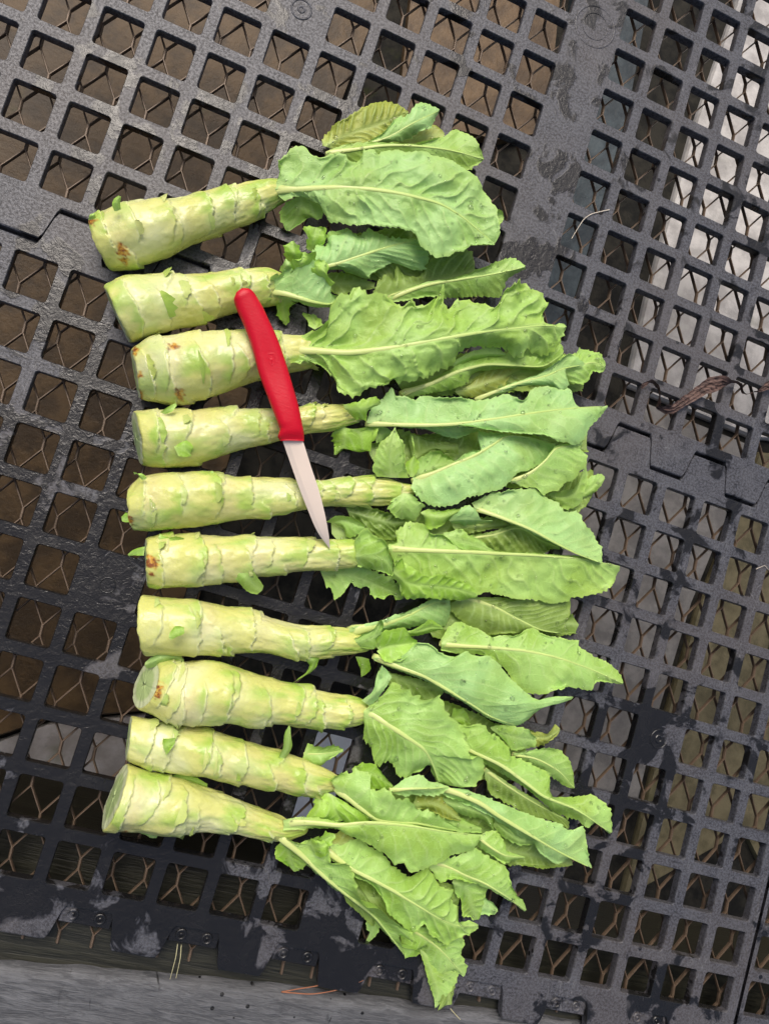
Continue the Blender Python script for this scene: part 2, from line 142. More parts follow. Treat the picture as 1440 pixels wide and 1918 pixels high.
  [(278.3,-231.7,22),(278,-227.2,22.5),(284.3,-214.8,23.9),(290.3,-201.3,25.4),(292.6,-205.2,25.9),(299.9,-202.7,26.7),(311,-205,27.9),(316.2,-199.6,28.7),(331.5,-192,30.2),(342.4,-188.8,30.8),(354.8,-190,31.4),(366.1,-187.1,32),(373.1,-182.3,32.4),(382.2,-176.1,32.9),(396.5,-174.3,33.6),(405.2,-162.1,34.2),(418.7,-156.5,34.8),(429.7,-155.2,35.1),(435.3,-152.6,35.4),(441.5,-160.8,35.7),(448.6,-165.4,36.1),(461,-161.6,36.5),(473.4,-154.1,37)],
  [(278.4,-236.4,23),(297,-231.5,26.9),(322.7,-224.1,32.2),(342.1,-217.4,36.1),(373.3,-202.7,38.1),(404.8,-186.6,39.9),(438.8,-169.8,38.4),(473.6,-154.8,37)],
  [(286,-236.2,20),(323.7,-225.7,26.8),(360.4,-213.8,32.7),(377.7,-211.8,34.2),(407.8,-207.6,36.7),(436.2,-202.8,37.8),(454.1,-197.3,37.6),(459.8,-189.9,37.5),(462.8,-177.9,37.3),(469,-167.2,37.2),(473.8,-155.5,37)]),
 (4,'leaf','bright',{'tooth': 1.6},
  [(255.7,-229.2,27),(265.9,-224.2,36.4),(273,-219.1,37.9),(280.8,-217.2,36.5),(282.9,-219.2,36)],
  [(257.1,-231.9,27),(268.8,-229.9,36),(278.5,-223.5,35.2),(283.7,-219.1,34)],
  [(263.4,-233.8,24),(269.5,-237.4,27.8),(277.2,-234.7,30),(275.9,-229.2,30),(284,-219.9,34)]),
 (4,'leaf','bright',{'tooth': 1.6, 'ruf': 1.8},
  [(255.7,-244.4,12),(256.4,-250.4,10.5),(262.9,-261.5,4.9),(263.7,-266.4,3)],
  [(261.4,-243.3,14),(265.8,-249.9,14),(268.1,-257.8,8.8),(264.3,-266.4,3)],
  [(279.7,-243.1,16),(293.3,-232.7,14.7),(292.1,-243.1,13.4),(289.9,-256.4,10),(280.6,-259.3,7.6),(274.9,-255.2,6.1),(270.5,-259.1,4.9),(264.8,-266.3,3)]),
 (4,'leaf','lime',{},
  [(290.7,-239,14),(291.4,-234.2,14.9),(295.8,-232.6,14.3),(304.1,-232.6,10)],
  [(290.6,-242.6,14),(294.9,-237.7,14.8),(305,-233.5,10)],
  [(293.3,-247.5,14),(298,-245.7,12.4),(301.4,-239.5,10.2),(306,-233.8,8)]),
 (4,'leaf','mint',{},
  [(310.5,-227.1,16),(331.8,-219.4,18),(360.5,-210.4,16.5),(375.3,-206.1,14)],
  [(312.8,-226.9,16),(338.3,-220.7,18),(375.7,-207.2,14)],
  [(324.7,-222.2,12),(331.4,-220.6,12.7),(341.6,-222.9,13.9),(358.7,-221.8,14),(373.2,-209.7,12.4),(377.2,-207.6,12)]),
 (4,'leaf','dark',{'ruf': 1.6},
  [(325.2,-245.7,10),(319.8,-230.2,10),(331.2,-229.3,10),(349.2,-226.4,9.3),(362.5,-223.1,8)],
  [(329.3,-248.9,8),(339.8,-235.8,9),(364.1,-226.2,8)],
  [(339.1,-246.6,6),(347.3,-234.3,7.3),(354.9,-235.4,8),(366.1,-231.5,7)]),
 (4,'leaf','dark',{'ruf': 1.6},
  [(308.5,-228.9,3),(325.8,-225.5,3.7),(359.2,-211.5,3.8),(379.9,-206.7,3)],
  [(313.3,-244.1,3),(341,-234.8,4),(384,-220.1,3)],
  [(321.3,-258.2,3),(345.1,-248,4),(367.3,-238.1,3.9),(385.3,-224.6,3)]),
 (5,'leaf','lime',{'tooth': 1.4},
  [(299.9,-275.2,20),(294.7,-270,22.8),(293,-262.9,25.7),(292.5,-251.9,28.7),(295.8,-245.8,30.3),(298.7,-240.7,31),(300.4,-233.3,32)],
  [(312.8,-272.6,22),(305.5,-260.1,28.2),(301.6,-246.9,32),(300.9,-233.4,32)],
  [(327.2,-267.4,20),(319.9,-259.5,24.3),(317.8,-252.3,27),(311.9,-244.2,29.7),(306.7,-240.4,30.7),(301.3,-233,32)]),
 (5,'leaf','bright',{'tooth': 1.0},
  [(327.1,-266.4,18),(320.7,-257.6,19.7),(324.9,-248.3,20),(321.5,-238.5,19.1),(318.4,-232.1,18)],
  [(329.3,-266.5,20),(325.6,-256.2,21.9),(325.1,-247,22),(319.3,-232.1,18)],
  [(331.9,-265.2,18),(333,-254.3,18),(326.1,-246.2,18),(323.8,-238.8,18),(320.1,-232,18)]),
 (5,'leaf','lime',{'tooth': 1.4},
  [(332.7,-260,12),(331.4,-248.6,12.7),(334,-245.4,13),(345.8,-234.7,12.1),(351.7,-236.9,11.5),(364.2,-239.1,10)],
  [(333.7,-263.2,12),(349.1,-248.5,11.4),(365.1,-240,10)],
  [(336,-264.7,10),(352.3,-253.3,10),(365.4,-241.1,10)]),
 (5,'leaf','mint',{'rib': 3.2, 'tooth': 1.2},
  [(329.1,-265.5,22),(346.4,-253.1,23.8),(360.5,-241.1,25.3),(366.2,-232.4,25.9),(373.3,-226.7,25.6),(378.2,-226.1,25.4),(373.4,-219.1,25),(372.2,-211.8,24.7),(384.4,-208.1,24.2),(397.8,-205.1,23.4),(417.8,-201.1,21.9),(443.9,-197.4,20)],
  [(329.7,-269.5,24),(346.1,-256.5,28),(359.4,-244.8,31.4),(373,-233.2,31.4),(385.3,-219.6,30.6),(396,-208.1,29.6),(416.1,-202.2,26.3),(443.2,-198.7,22)],
  [(329.3,-276,24),(341.9,-284.2,26.2),(355.4,-287.2,28.2),(360.4,-284.7,29),(364,-281.3,29.7),(373.4,-273.9,31),(380.1,-271.8,31),(388.2,-262.2,31),(403.8,-252.2,31),(409.3,-243.3,31),(427.8,-226.4,27.9),(440,-211.2,25.5),(442.9,-200.1,24)]),
 (5,'leaf','lime',{'tooth': 1.8, 'ruf': 2.0},
  [(318.4,-288.7,22),(316.1,-296.4,23.9),(321.1,-300.5,21.1),(327,-302,18.3),(332.3,-301.7,16)],
  [(324.9,-280.9,24),(326.4,-290.9,25.4),(333.5,-301.5,16)],
  [(331.7,-279.9,24),(337.4,-283.9,25.1),(345.3,-285.7,25.3),(345.5,-292.8,23.1),(340.6,-300.3,19.2),(334.3,-300.2,16)]),
 (5,'leaf','lime',{'rib': 2.2},
  [(410.2,-242.9,30),(422.9,-230.9,33),(432.3,-217.1,34),(437.8,-203.6,34),(449.8,-196.4,33),(461.8,-190.7,32)],
  [(409.7,-244.2,32),(422.5,-232.7,34.9),(432.1,-218.9,36),(438.8,-205.3,35.9),(450,-198.9,34.1),(462.5,-191.2,32)],
  [(411.8,-244.2,30),(422,-245,30.6),(432.4,-242.6,31.3),(442.3,-245.9,31.9),(444.9,-242.4,31.9),(453.9,-237.1,31.3),(457.2,-229.9,30.8),(463.9,-225.3,30.4),(467.1,-217,30.1),(470.4,-211,30.5),(469.8,-201.5,31.1),(461.9,-196.9,31.7),(463,-191.2,32)]),
 (5,'leaf','lime',{},
  [(450.8,-241.2,22),(458.1,-236.5,23.1),(465.6,-232.6,24),(471.6,-226,24),(473.8,-214.2,23.3),(474.6,-203.3,22)],
  [(450.7,-242.8,18),(464.5,-240.2,18),(475.7,-232.9,18),(476.4,-203.1,20)],
  [(454.1,-242.8,14),(461.7,-246.1,14),(471.6,-247.9,14),(480.1,-245.2,14.2),(485,-235.9,15.1),(484.8,-223.7,16.1),(478,-203,18)]),
 (5,'leaf','lime',{},
  [(479.1,-225.1,10),(484.5,-217.2,12),(491.2,-210,12),(499.6,-206,9.9),(502.9,-206.9,9)],
  [(484.4,-233.4,10),(492.7,-219.5,12),(503.4,-207.6,9)],
  [(488,-232.8,8),(495.8,-226,10),(501.4,-216.6,9.8),(504,-208.7,9)]),
 (5,'leaf','mint',{'rib': 2.6, 'tooth': 1.2},
  [(384.5,-270.9,22),(391.5,-263.4,23.6),(400.8,-255.2,25.6),(410.3,-244.2,27.9),(419.3,-247,29.4),(433,-242.6,30),(445.9,-246.8,30),(453.9,-247.8,30),(463.4,-253.2,30),(475.5,-249.9,30),(488.5,-258.5,30.3),(496.1,-262.2,30.5),(502,-268.8,30.6),(507.6,-271.9,30.7),(510,-285.1,31)],
  [(387.2,-274.3,24),(411,-275.8,31.1),(434.5,-277.8,35.8),(460.4,-282.5,37.8),(481.5,-285.1,36),(508.7,-286,33)],
  [(388.9,-275.5,24),(400.5,-276,26.5),(421.7,-278,31),(442.1,-280.5,32.4),(467.2,-283.8,33),(484.6,-284.9,32.6),(496.5,-284.4,32.3),(508.9,-286.2,32)]),
 (5,'leaf','bright',{'tooth': 1.2},
  [(344.3,-291.4,22),(350.3,-287.3,25.6),(362.3,-284.7,27),(367.7,-281.8,26.4),(375.9,-278.8,25)],
  [(344.7,-293,22),(357.3,-292,27),(368,-286.9,26.7),(376.4,-279.5,25)],
  [(350,-294.1,18),(353.8,-303.1,19.3),(363.3,-299.9,20),(368.4,-292.7,20),(377.8,-279.9,22)]),
 (5,'leaf','mint',{},
  [(368.7,-290.1,24),(374.1,-280.3,27.8),(380.2,-274.1,29.3),(387.7,-277.2,29.9),(394.3,-282.1,27.9),(406.2,-279.2,24)],
  [(369.8,-291.5,22),(379.7,-285.6,27),(394.7,-282.6,27.3),(406.7,-279.8,24)],
  [(373.8,-291.9,18),(385.6,-290,18),(399,-284.6,18.2),(408.6,-279.8,20)]),
 (5,'leaf','dark',{},
  [(374.8,-290.4,14),(394,-280.8,15),(410.7,-273.1,15),(433.5,-273.1,13)],
  [(375.8,-293.6,14),(401.8,-285.5,15),(434.4,-273.8,13)],
  [(383,-298.5,12),(392.9,-294.8,12.6),(409.4,-286.9,13),(435.5,-274.7,12)]),
 (5,'leaf','dark',{},
  [(363.8,-212.6,6),(397.8,-198.5,7),(448.9,-190.9,6.7),(474.6,-184.6,6)],
  [(375.7,-230.6,6),(417.6,-220.3,7),(477.3,-188.7,6)],
  [(387.7,-248.6,6),(424.8,-243.9,7),(459.1,-225.2,6.9),(480,-198,6)]),
 (6,'leaf','lime',{'ruf': 1.6, 'tooth': 1.2},
  [(299.4,-333.4,28),(296.2,-331.5,29.6),(297.4,-323,33.9),(301.3,-318.3,37),(308.5,-322.1,38),(315,-321.2,38),(320.6,-324.5,38),(325.2,-333.1,35.9),(331.6,-339.1,33.5),(333,-344.4,32)],
  [(300.8,-342.9,30),(310.8,-339.7,37),(323.1,-338.2,35.9),(334,-345.3,30)],
  [(307.1,-350.3,22),(314.8,-350.2,23.4),(325.1,-351,25.3),(335.6,-350.8,27.2),(335,-346.2,28)]),
 (6,'leaf','lime',{'rib': 3.6, 'quilt': 1.3},
  [(326.1,-323.6,20),(331.8,-319.5,20.6),(328.8,-314.1,21.1),(333.5,-306.9,21.8),(338.7,-300.9,22.5),(350.2,-300.6,23.5),(353.6,-304.1,23.9),(363.3,-301.1,24.7),(368,-303.1,25.2),(374.7,-308,25.9),(381.7,-311.1,26.2),(399,-308.1,26.6),(415.1,-304.1,27.1),(443.9,-296.2,27.8),(468.4,-290.6,27.1),(493.8,-285.1,25.8),(507.4,-284.9,25.2),(520.9,-283.6,24.5),(531.9,-281.8,24)],
  [(325.6,-328.8,24),(348.8,-323,27.4),(370,-317.4,30.5),(397.1,-310.2,33.1),(418.8,-304.8,33.5),(441.9,-298.8,33.8),(466.2,-293.1,32.7),(492.1,-287.3,30),(512.5,-284.8,27.9),(531,-282.6,26)],
  [(332.5,-334.9,18),(339.5,-347.6,19.9),(352.7,-361.8,22.5),(372,-357.3,25.2),(400.4,-350.4,28),(419,-338.7,28),(428.8,-337.9,28),(439.9,-337.3,28),(455.3,-334,28),(476.8,-332.1,27.7),(493.2,-324.6,26.9),(494,-321.8,26.8),(509.6,-316.2,26),(527,-305.2,25.1),(532.5,-290.2,24.3),(532.5,-283.1,24)]),
 (6,'leaf','bright',{'ruf': 1.8, 'quilt': 0.8},
  [(332.7,-341.2,30),(332.6,-335.5,31.6),(335.7,-331.1,33.2),(338.8,-335.8,34.8),(343.6,-337.6,36.3),(359.2,-340.5,38),(368.8,-337.2,38),(385.7,-336.4,36.6),(402,-338.6,33.6),(408.8,-343.6,32)],
  [(334.8,-346.2,28),(346.2,-350.5,32.9),(365.3,-347.9,37),(388.4,-344.1,35.7),(409,-344.1,32)],
  [(337.5,-350.5,22),(344.9,-353.7,24.6),(350.2,-362.3,27.8),(362.6,-358.9,30.2),(381.2,-354.2,30.9),(398.2,-350.9,31),(403.5,-348.1,31),(409.3,-344.9,31)]),
 (6,'leaf','lime',{'tooth': 1.8, 'ruf': 1.6},
  [(280.4,-361.1,10),(301.8,-348.9,11.8),(319,-348.3,13.1),(339.7,-350.2,13.4),(350.6,-357.5,12.4),(354.4,-362.2,12)],
  [(281.4,-363.2,8),(305.3,-358.3,9),(329.3,-359.3,9),(355.7,-362.8,8)],
  [(285.2,-366.7,6),(290.1,-373.3,6),(293.8,-373.9,6),(300.1,-380.9,6),(304.8,-373.6,6),(309,-364.3,6),(316.8,-366.6,6),(324.2,-363.6,6),(326.5,-371,6),(332.7,-372,6.2),(339.3,-368.2,6.4),(343.3,-363.8,6.6),(350.1,-366.4,6.8),(356.2,-363.5,7)]),
 (6,'leaf','dark',{'rib': 1.6, 'quilt': 1.6, 'cr': 1.0},
  [(390.9,-299,18),(407.9,-289.6,18.7),(434.2,-274.8,18.4),(457.3,-279.1,16.4),(477.1,-281.6,14)],
  [(391.6,-300,17),(411.2,-290.9,17.7),(435.4,-277.4,17.3),(457,-281.6,15.9),(477.4,-282.5,14)],
  [(396.8,-302.6,12),(412.5,-304.9,12.6),(423.6,-304,13),(445.5,-298.5,12.3),(465.9,-291.4,12),(468.2,-286.2,12),(478.6,-283,12)]),
 (6,'leaf','lime',{'tooth': 1.0},
  [(367,-302.8,26),(373,-299.3,26.8),(380.7,-294,27.9),(388.2,-298,27.6),(398.4,-298.4,27),(407.4,-301.5,25.5),(416.9,-303.9,24)],
  [(369.3,-306.2,26),(384.9,-303.7,27.9),(417.1,-304.4,24)],
  [(373.4,-309.6,24),(380.1,-312.4,25),(394.1,-311.4,26),(417.3,-305.1,24)]),
 (6,'leaf','dark',{'cr': 1.0, 'quilt': 1.2},
  [(285.2,-305.8,10),(301.7,-299.4,12),(319.2,-298.5,12),(326.6,-298.5,11.6),(336.2,-301.9,11)],
  [(287.3,-308.6,10),(306.6,-308.3,13),(324.3,-307.4,12.5),(336.8,-302.9,11)],
  [(294.5,-315.5,8),(310.9,-319.1,8.8),(325.9,-321.4,9),(335.6,-317.9,9.1),(331.4,-310.4,9.5),(337.6,-303.8,10)]),
 (6,'leaf','lime',{'ruf': 1.0},
  [(272.1,-322.6,12),(281.7,-314.3,18),(292.8,-312.6,17.7),(305,-315.8,12)],
  [(277.6,-322,9),(286.6,-316.4,14),(296.3,-317.3,13.5),(305.7,-316.7,10)],
  [(285.9,-321.7,8),(290.6,-324.3,9.1),(293.7,-329.1,10),(299,-327.4,10),(306,-317.7,10)]),
 (7,'leaf','dark',{'rib': 2.6, 'quilt': 0.2},
  [(406.7,-346.6,18),(434.1,-339.1,19.4),(447.1,-336.5,20),(461.6,-333.5,20),(480.2,-330.5,20),(497.7,-323.2,19),(500.7,-335.2,17.7),(498.8,-352.2,16)],
  [(402.1,-349.2,16),(413.8,-348.1,17.2),(432.2,-348.8,19),(452.6,-352.3,18.4),(480.6,-355.6,16.2),(499.6,-353.4,14)],
  [(392.6,-358.2,12),(403.6,-365.6,12),(416.3,-370.3,12),(438.5,-372.6,12),(457.2,-366.3,12),(477.5,-356.5,12.4),(500.1,-354.3,13)]),
 (7,'leaf','mint',{'rib': 5.5},
  [(315.2,-398.5,22),(340.1,-384.7,21),(360.1,-370.5,18.6),(370.1,-362.9,17.6),(380.3,-355.5,16.8),(392.5,-354.3,16)],
  [(315.2,-402.2,22),(342.1,-388,21.9),(361.4,-375,18.9),(374.2,-364.1,17.4),(382.4,-358.3,16.7),(394,-357.4,16)],
  [(323.8,-403.4,16),(346.3,-394.2,12.9),(361.6,-388.1,11.4),(378,-381.1,10.3),(398,-374.6,11),(396.1,-358.4,12)]),
 (7,'leaf','lime',{'rib': 2.8, 'tooth': 1.0},
  [(393.4,-387.4,18),(396.8,-375.8,18.8),(404.4,-369,19.5),(414.3,-369.8,20.1),(424.2,-370.5,20.7),(436,-373.1,21.5),(445.6,-368.1,22),(472.5,-355.5,22),(490.9,-356.3,22),(503.9,-355.6,22),(514.9,-354.7,22),(515.6,-359.3,22),(533.1,-364.2,22),(547.3,-366.4,22),(561.7,-373.4,22),(565.6,-379.4,22)],
  [(393.1,-390.9,22),(399.8,-389.8,22.8),(433,-382.5,26.6),(467.8,-376.2,28.8),(492.4,-374.4,29.7),(519.5,-375.1,28.3),(564.5,-379.8,24)],
  [(396.3,-397,18),(414.4,-394.3,20.2),(436.8,-389.9,22.9),(454.2,-396.4,25),(465.4,-405,25.5),(479.3,-409.6,26),(491.3,-407.6,26.4),(507.1,-405.1,26.9),(509.8,-396.7,26.7),(519.9,-394.2,26.1),(534.8,-393.6,25.2),(535.7,-386.9,24.8),(541.6,-383.6,24.3),(551,-382.5,23.8),(565.1,-380.5,23)]),
 (7,'leaf','mint',{'rib': 3.4, 'tooth': 1.0, 'quilt': 0.1},
  [(358.7,-414.8,26),(363.6,-412.3,26.6),(370.1,-400.2,28.1),(371.3,-389.9,29.2),(383.9,-386,30.6),(393.4,-391.1,31.7),(404.1,-395.9,32.9),(410.5,-390.4,33.8),(420.5,-391.3,33.9),(430.7,-388.6,33.8),(440.3,-391.7,33.6),(446.5,-395.8,33.6),(461.7,-404.4,33.3),(476,-409.9,33.2),(488.3,-412.7,33),(500.6,-405.2,31.8),(515.4,-402.6,30.7),(514.7,-404.6,30.5),(500.2,-411.7,29.1),(489.7,-421.6,27.8),(481.5,-434.3,26.5),(477.7,-437.7,26)],
  [(340.8,-415.5,24),(359.7,-417.3,29.5),(381.5,-418.3,35.9),(400.3,-422.9,36.8),(425.8,-429.5,38),(449.1,-436.1,33.2),(465.8,-437.6,30.1),(476.7,-437.6,28)],
  [(342.3,-418.7,22),(360.6,-420.5,25.5),(383.3,-421.6,29.7),(402.1,-425.9,30.8),(427.7,-432.3,32),(451.6,-438.8,29.1),(467.7,-439.6,27.2),(477.6,-438.2,26)]),
 (7,'leaf','lime',{'tooth': 1.0},
  [(320.4,-405.5,24),(328,-396.1,33.1),(332.2,-389.6,35.9),(334,-381.3,37.5),(338.5,-388.1,34.3),(339,-393.7,32)],
  [(321.7,-409.6,24),(329.3,-403,32),(335.6,-397.9,32.7),(340.3,-394.2,30)],
  [(328.4,-411.4,22),(334.9,-409.9,27.1),(339.4,-407.3,28.9),(337.5,-402.1,30),(340.7,-394.6,30)]),
 (7,'leaf','bright',{'ruf': 1.0},
  [(339.9,-406.8,24),(338.5,-402.4,26.5),(339.1,-393.8,31.6),(346.7,-389.5,33),(354.8,-385.7,33),(364.5,-391.4,29.9),(370.9,-393.3,28)],
  [(343,-409.6,22),(350.7,-403.6,25.7),(361.1,-399.6,26),(372.9,-394.5,24)],
  [(342.2,-411,22),(350.1,-416.6,30.1),(357.8,-413.1,32),(364,-406.8,31.9),(370.2,-399.8,29.3),(371.9,-395.3,28)]),
 (7,'leaf','bright',{'tooth': 1.0},
  [(359.7,-389.6,20),(364.4,-386.5,24.9),(368.7,-381.4,29.1),(374.9,-373.7,30),(383.4,-375.4,25.8),(390.7,-377.1,22)],
  [(360.6,-390.8,22),(370.2,-385.1,28),(378.1,-380,28),(391.2,-377.8,22)],
  [(365.9,-392.7,18),(377,-387.6,20),(384,-382.9,20),(392.3,-379,20)]),
 (7,'leaf','bright',{'tooth': 1.0},
  [(328.8,-420.7,12),(334.2,-426.5,9.1),(337.9,-430.6,6),(340.6,-436.2,4)],
  [(333.7,-419,14),(338.8,-426.4,9.3),(341.1,-436.3,4)],
  [(341.4,-419.6,12),(345.8,-429.4,7.4),(341.4,-436,4)]),
 (8,'leaf','lime',{'rib': 4.2, 'tooth': 2.0, 'ruf': 2.0},
  [(349,-453.1,24),(351,-449.1,25),(355.3,-442.1,26.9),(360.2,-430.3,29.7),(367.4,-432.5,31.5),(373.8,-431.4,32.9),(377.2,-437.1,34.5),(383.2,-435,35.9),(388.1,-437,37.1),(399,-430.6,37.7),(409.4,-441.5,37.3),(420.9,-447.5,36.9),(433.4,-460.1,36.4),(442.8,-472.7,34.9),(446.1,-469.8,33.6),(458.2,-480.8,29.3),(456.6,-494.3,25.2),(443.6,-498.3,20.8),(429.2,-501.6,16)],
  [(345,-459.4,25),(353.6,-459.8,28.2),(363.9,-462.8,32.1),(382.3,-468.5,34.6),(399.4,-474.4,34),(413.5,-486.2,27.3),(425.8,-500.7,20)],
  [(349.6,-470.5,20),(353.8,-480.5,20),(361.8,-487.4,20),(366.7,-496.3,20),(372.2,-498.4,19.9),(375.6,-494.1,19.6),(383,-494.9,19.2),(390.6,-503.7,18.5),(397.3,-501.7,18.2),(405.9,-496.7,18),(412.4,-488.5,18),(419.1,-494.5,18),(425.7,-501.8,18)]),
 (8,'leaf','mint',{'tooth': 1.4},
  [(341.2,-451.4,26),(345.5,-440.7,32.6),(344.6,-429.8,36.3),(345.8,-420.1,37.5),(355.9,-424.8,36)],
  [(343.6,-452.7,27),(348.6,-439.5,36.8),(356.3,-425.3,36)],
  [(348.9,-454,26),(352.3,-444.1,32.3),(354.3,-435,36),(356.5,-425.9,36)]),
 (8,'leaf','dark',{},
  [(349.5,-422.3,16),(361.7,-424.5,17.3),(376.6,-423.3,18),(398.1,-424.8,16.5),(408.8,-426.3,15)],
  [(351.2,-427.5,16),(378.1,-428,18),(409.4,-427.4,15)],
  [(358,-432.9,14),(366.6,-437.4,14),(385.8,-441.6,14),(403.1,-438.3,14),(410.6,-429.5,14)]),
 (8,'leaf','lime',{'rib': 3.4},
  [(420.5,-457.5,16),(430.4,-450.3,16.7),(447.4,-442.4,17.8),(459,-448.5,18.6),(469.2,-453.9,19.3),(477.9,-458.6,19.9),(481.6,-464.7,20.2),(501.7,-466.6,20.7),(519.7,-471.5,21.2),(526.1,-488.3,21.8),(545.2,-484.9,22.7),(562.8,-479.3,23.7),(581.4,-485.5,24.8),(589.2,-504.4,26)],
  [(421.7,-463.5,18),(446.1,-468.7,22.8),(468.9,-472.2,27.2),(495.5,-481.2,29.7),(516,-488.7,31.3),(542.8,-491.8,30.9),(586.9,-505.2,28)],
  [(429.6,-471.2,16),(455.4,-475.6,16.9),(482.2,-482.3,17.9),(502.4,-488.1,19.4),(523.5,-496.7,21),(537.7,-502.4,22.1),(558,-502.9,23.6),(563.9,-505.9,24),(574.8,-499.7,24.9),(584.4,-505.5,25.7),(587.9,-506.3,26)]),
 (8,'leaf','dark',{'rib': 1.8},
  [(465.8,-481,14),(486.6,-487.3,17.2),(511.4,-494.1,18),(530,-499.6,17.7),(551.1,-505.2,17)],
  [(464.9,-482.3,14),(487.4,-490.2,17.4),(512.4,-497.6,18),(552.1,-506.8,16)],
  [(466.8,-487.7,12),(478.3,-502.6,12),(489.8,-507,12),(519.4,-510.9,12),(539.8,-510.8,13),(557,-513.6,14.5),(554.3,-507.9,15)]),
 (8,'leaf','lime',{},
  [(455.8,-446.1,20),(465,-440.2,25),(472.9,-438.6,26),(484.3,-438.2,25.6),(499,-444.8,22)],
  [(458.4,-448.3,20),(476.1,-448.3,25.5),(499.6,-446.4,22)],
  [(464.8,-450.1,18),(474.7,-456,19.6),(481,-460.3,20),(491.5,-457.2,20),(500.4,-452.8,21.3),(500.1,-447.5,22)]),
 (8,'leaf','olive',{'ruf': 1.2},
  [(485.7,-437.4,14),(499.4,-440.2,17),(510.8,-439.2,17),(517.2,-430.4,14.5),(523.1,-433.1,13)],
  [(492.3,-446.3,14),(510.6,-443.9,15),(523.5,-433.6,13)],
  [(502.3,-455,12),(516.1,-448.4,12),(521.5,-440,12),(524.3,-434.5,12)]),
 (8,'leaf','lime',{'rib': 1.8},
  [(483.7,-462.3,18),(497.6,-454.7,21.8),(510.9,-447,24),(521.9,-449.2,24),(533.5,-456,23.3),(544,-469,18.9),(549.8,-478.2,16)],
  [(484.1,-463.6,18),(502.3,-461.5,21.6),(524,-465.6,22),(550,-478.9,16)],
  [(487.9,-466,14),(504.9,-469.1,15.7),(527.2,-474.3,16),(542.1,-479,15.4),(550.1,-479.4,15)]),
 (8,'leaf','bright',{'ruf': 1.5},
  [(420.2,-446.8,18),(419.9,-439.5,19.5),(427.5,-436.8,20),(440,-447.2,15)],
  [(423.6,-449.2,14),(429,-445.1,16),(441.4,-448.5,14)],
  [(428.8,-451.9,12),(436.8,-453.4,12),(442.5,-449.6,13)]),
 (8,'leaf','dark',{},
  [(405.8,-435.1,10),(430.8,-436.6,10.8),(452.6,-440.7,9.9),(472,-444.3,9)],
  [(412,-447.3,10),(438.1,-452.2,10.7),(475.2,-452.9,9)],
  [(415.7,-458.2,9),(442.2,-463.2,9),(479,-461.7,8)]),
 (9,'leaf','lime',{'rib': 4.0, 'tooth': 2.0, 'ruf': 2.0},
  [(331.8,-513.7,26),(340.8,-506.2,28.1),(347.7,-507.6,29.4),(353,-503.6,30.6),(363.9,-503.7,32.6),(363.3,-509.9,33.8),(367.3,-515.6,33.9),(377.2,-510.5,33.6),(388.2,-516.4,33.4),(400.8,-515.7,33.1),(411.1,-521.5,32.1),(420.6,-520.8,30.8),(437.2,-525.7,28.5),(455.2,-532.5,26)],
  [(341.3,-523.5,24),(349.6,-525.8,25.9),(363,-531,29.2),(381.2,-536.7,31.8),(394.8,-535.9,31.5),(415,-532.9,30.8),(455.4,-532.9,26)],
  [(346.1,-529.1,20),(364.6,-535.9,23.4),(380.3,-540.5,26),(395.1,-540.1,26.4),(412.6,-536.6,26.9),(429,-535.8,26.7),(455.2,-533.4,26)]),
 (9,'leaf','bright',{'tooth': 2.0, 'ruf': 1.6},
  [(335.6,-529.6,16),(328.4,-535.9,17.3),(328.7,-551.6,16.5),(338.8,-550.5,16),(348.2,-551.7,16)],
  [(340.9,-529.4,18),(345.1,-537.5,21.4),(357.5,-548.6,16)],
  [(347.3,-531.7,18),(362.4,-534.8,21.2),(376.5,-538.3,21),(371.6,-545.1,20.1),(372.7,-551.4,19),(364,-551.7,17.2),(358.5,-550,16)]),
 (9,'leaf','bright',{'tooth': 1.4},
  [(351.5,-506.8,18),(356.5,-500.3,20.3),(369.3,-498.2,22),(378.7,-505.1,21),(389.3,-512.2,18)],
  [(353,-509.7,18),(368.3,-506.1,22),(389.6,-512.8,18)],
  [(365.7,-511.9,16),(370.7,-518,17.8),(383,-516.6,18),(389.9,-513.6,18)]),
 (9,'leaf','mint',{'rib': 1.8},
  [(384,-513,28),(389.8,-506.5,29),(405.6,-496,30),(414.3,-499.5,30),(422.4,-498.8,30),(431,-498.8,30)],
  [(383.1,-513.7,30),(400.5,-507.1,33),(417.1,-503.3,32.5),(431.4,-499.4,30)],
  [(387.1,-515.6,28),(398.4,-515,28.7),(406.9,-512.5,29),(424.5,-508.6,29.3),(431.5,-500.3,30)]),
 (9,'leaf','mint',{'rib': 4.0, 'tooth': 1.0},
  [(414.1,-502.2,22),(426.1,-499.6,23.3),(431.2,-501,23.8),(444.5,-498.7,25.2),(462.8,-500.7,27),(481.6,-502.9,28),(503.8,-505.9,28),(523.3,-507.3,28),(536,-506.9,28),(551,-511.3,26.7),(560.4,-506,25.7),(568.8,-517.4,24.3),(575.9,-530.4,23),(581.9,-538.8,22)],
  [(415.1,-505.3,22),(426.9,-503.4,24.6),(439.2,-503.6,27.4),(458.8,-505.7,31.7),(478.2,-511.7,33.5),(511.4,-521,34.8),(541.5,-529.6,30.7),(580.8,-538.9,24)],
  [(417.6,-509.4,18),(427.7,-508.4,19.3),(440.2,-511.2,21),(458.2,-513.1,23.3),(471.7,-515.1,25),(481.1,-517.5,25.2),(493.6,-522,25.4),(505.1,-527.1,25.6),(519,-527.4,25.9),(524.7,-533.9,26),(534.3,-539,25.3),(548.6,-542.2,24.4),(559.8,-534.6,23.4),(567.9,-534.3,22.9),(582,-540,22)]),
 (9,'leaf','lime',{},
  [(431.1,-510.6,22),(449.1,-507.6,27),(465.5,-509.6,27),(477,-516.2,25),(484.3,-527,22)],
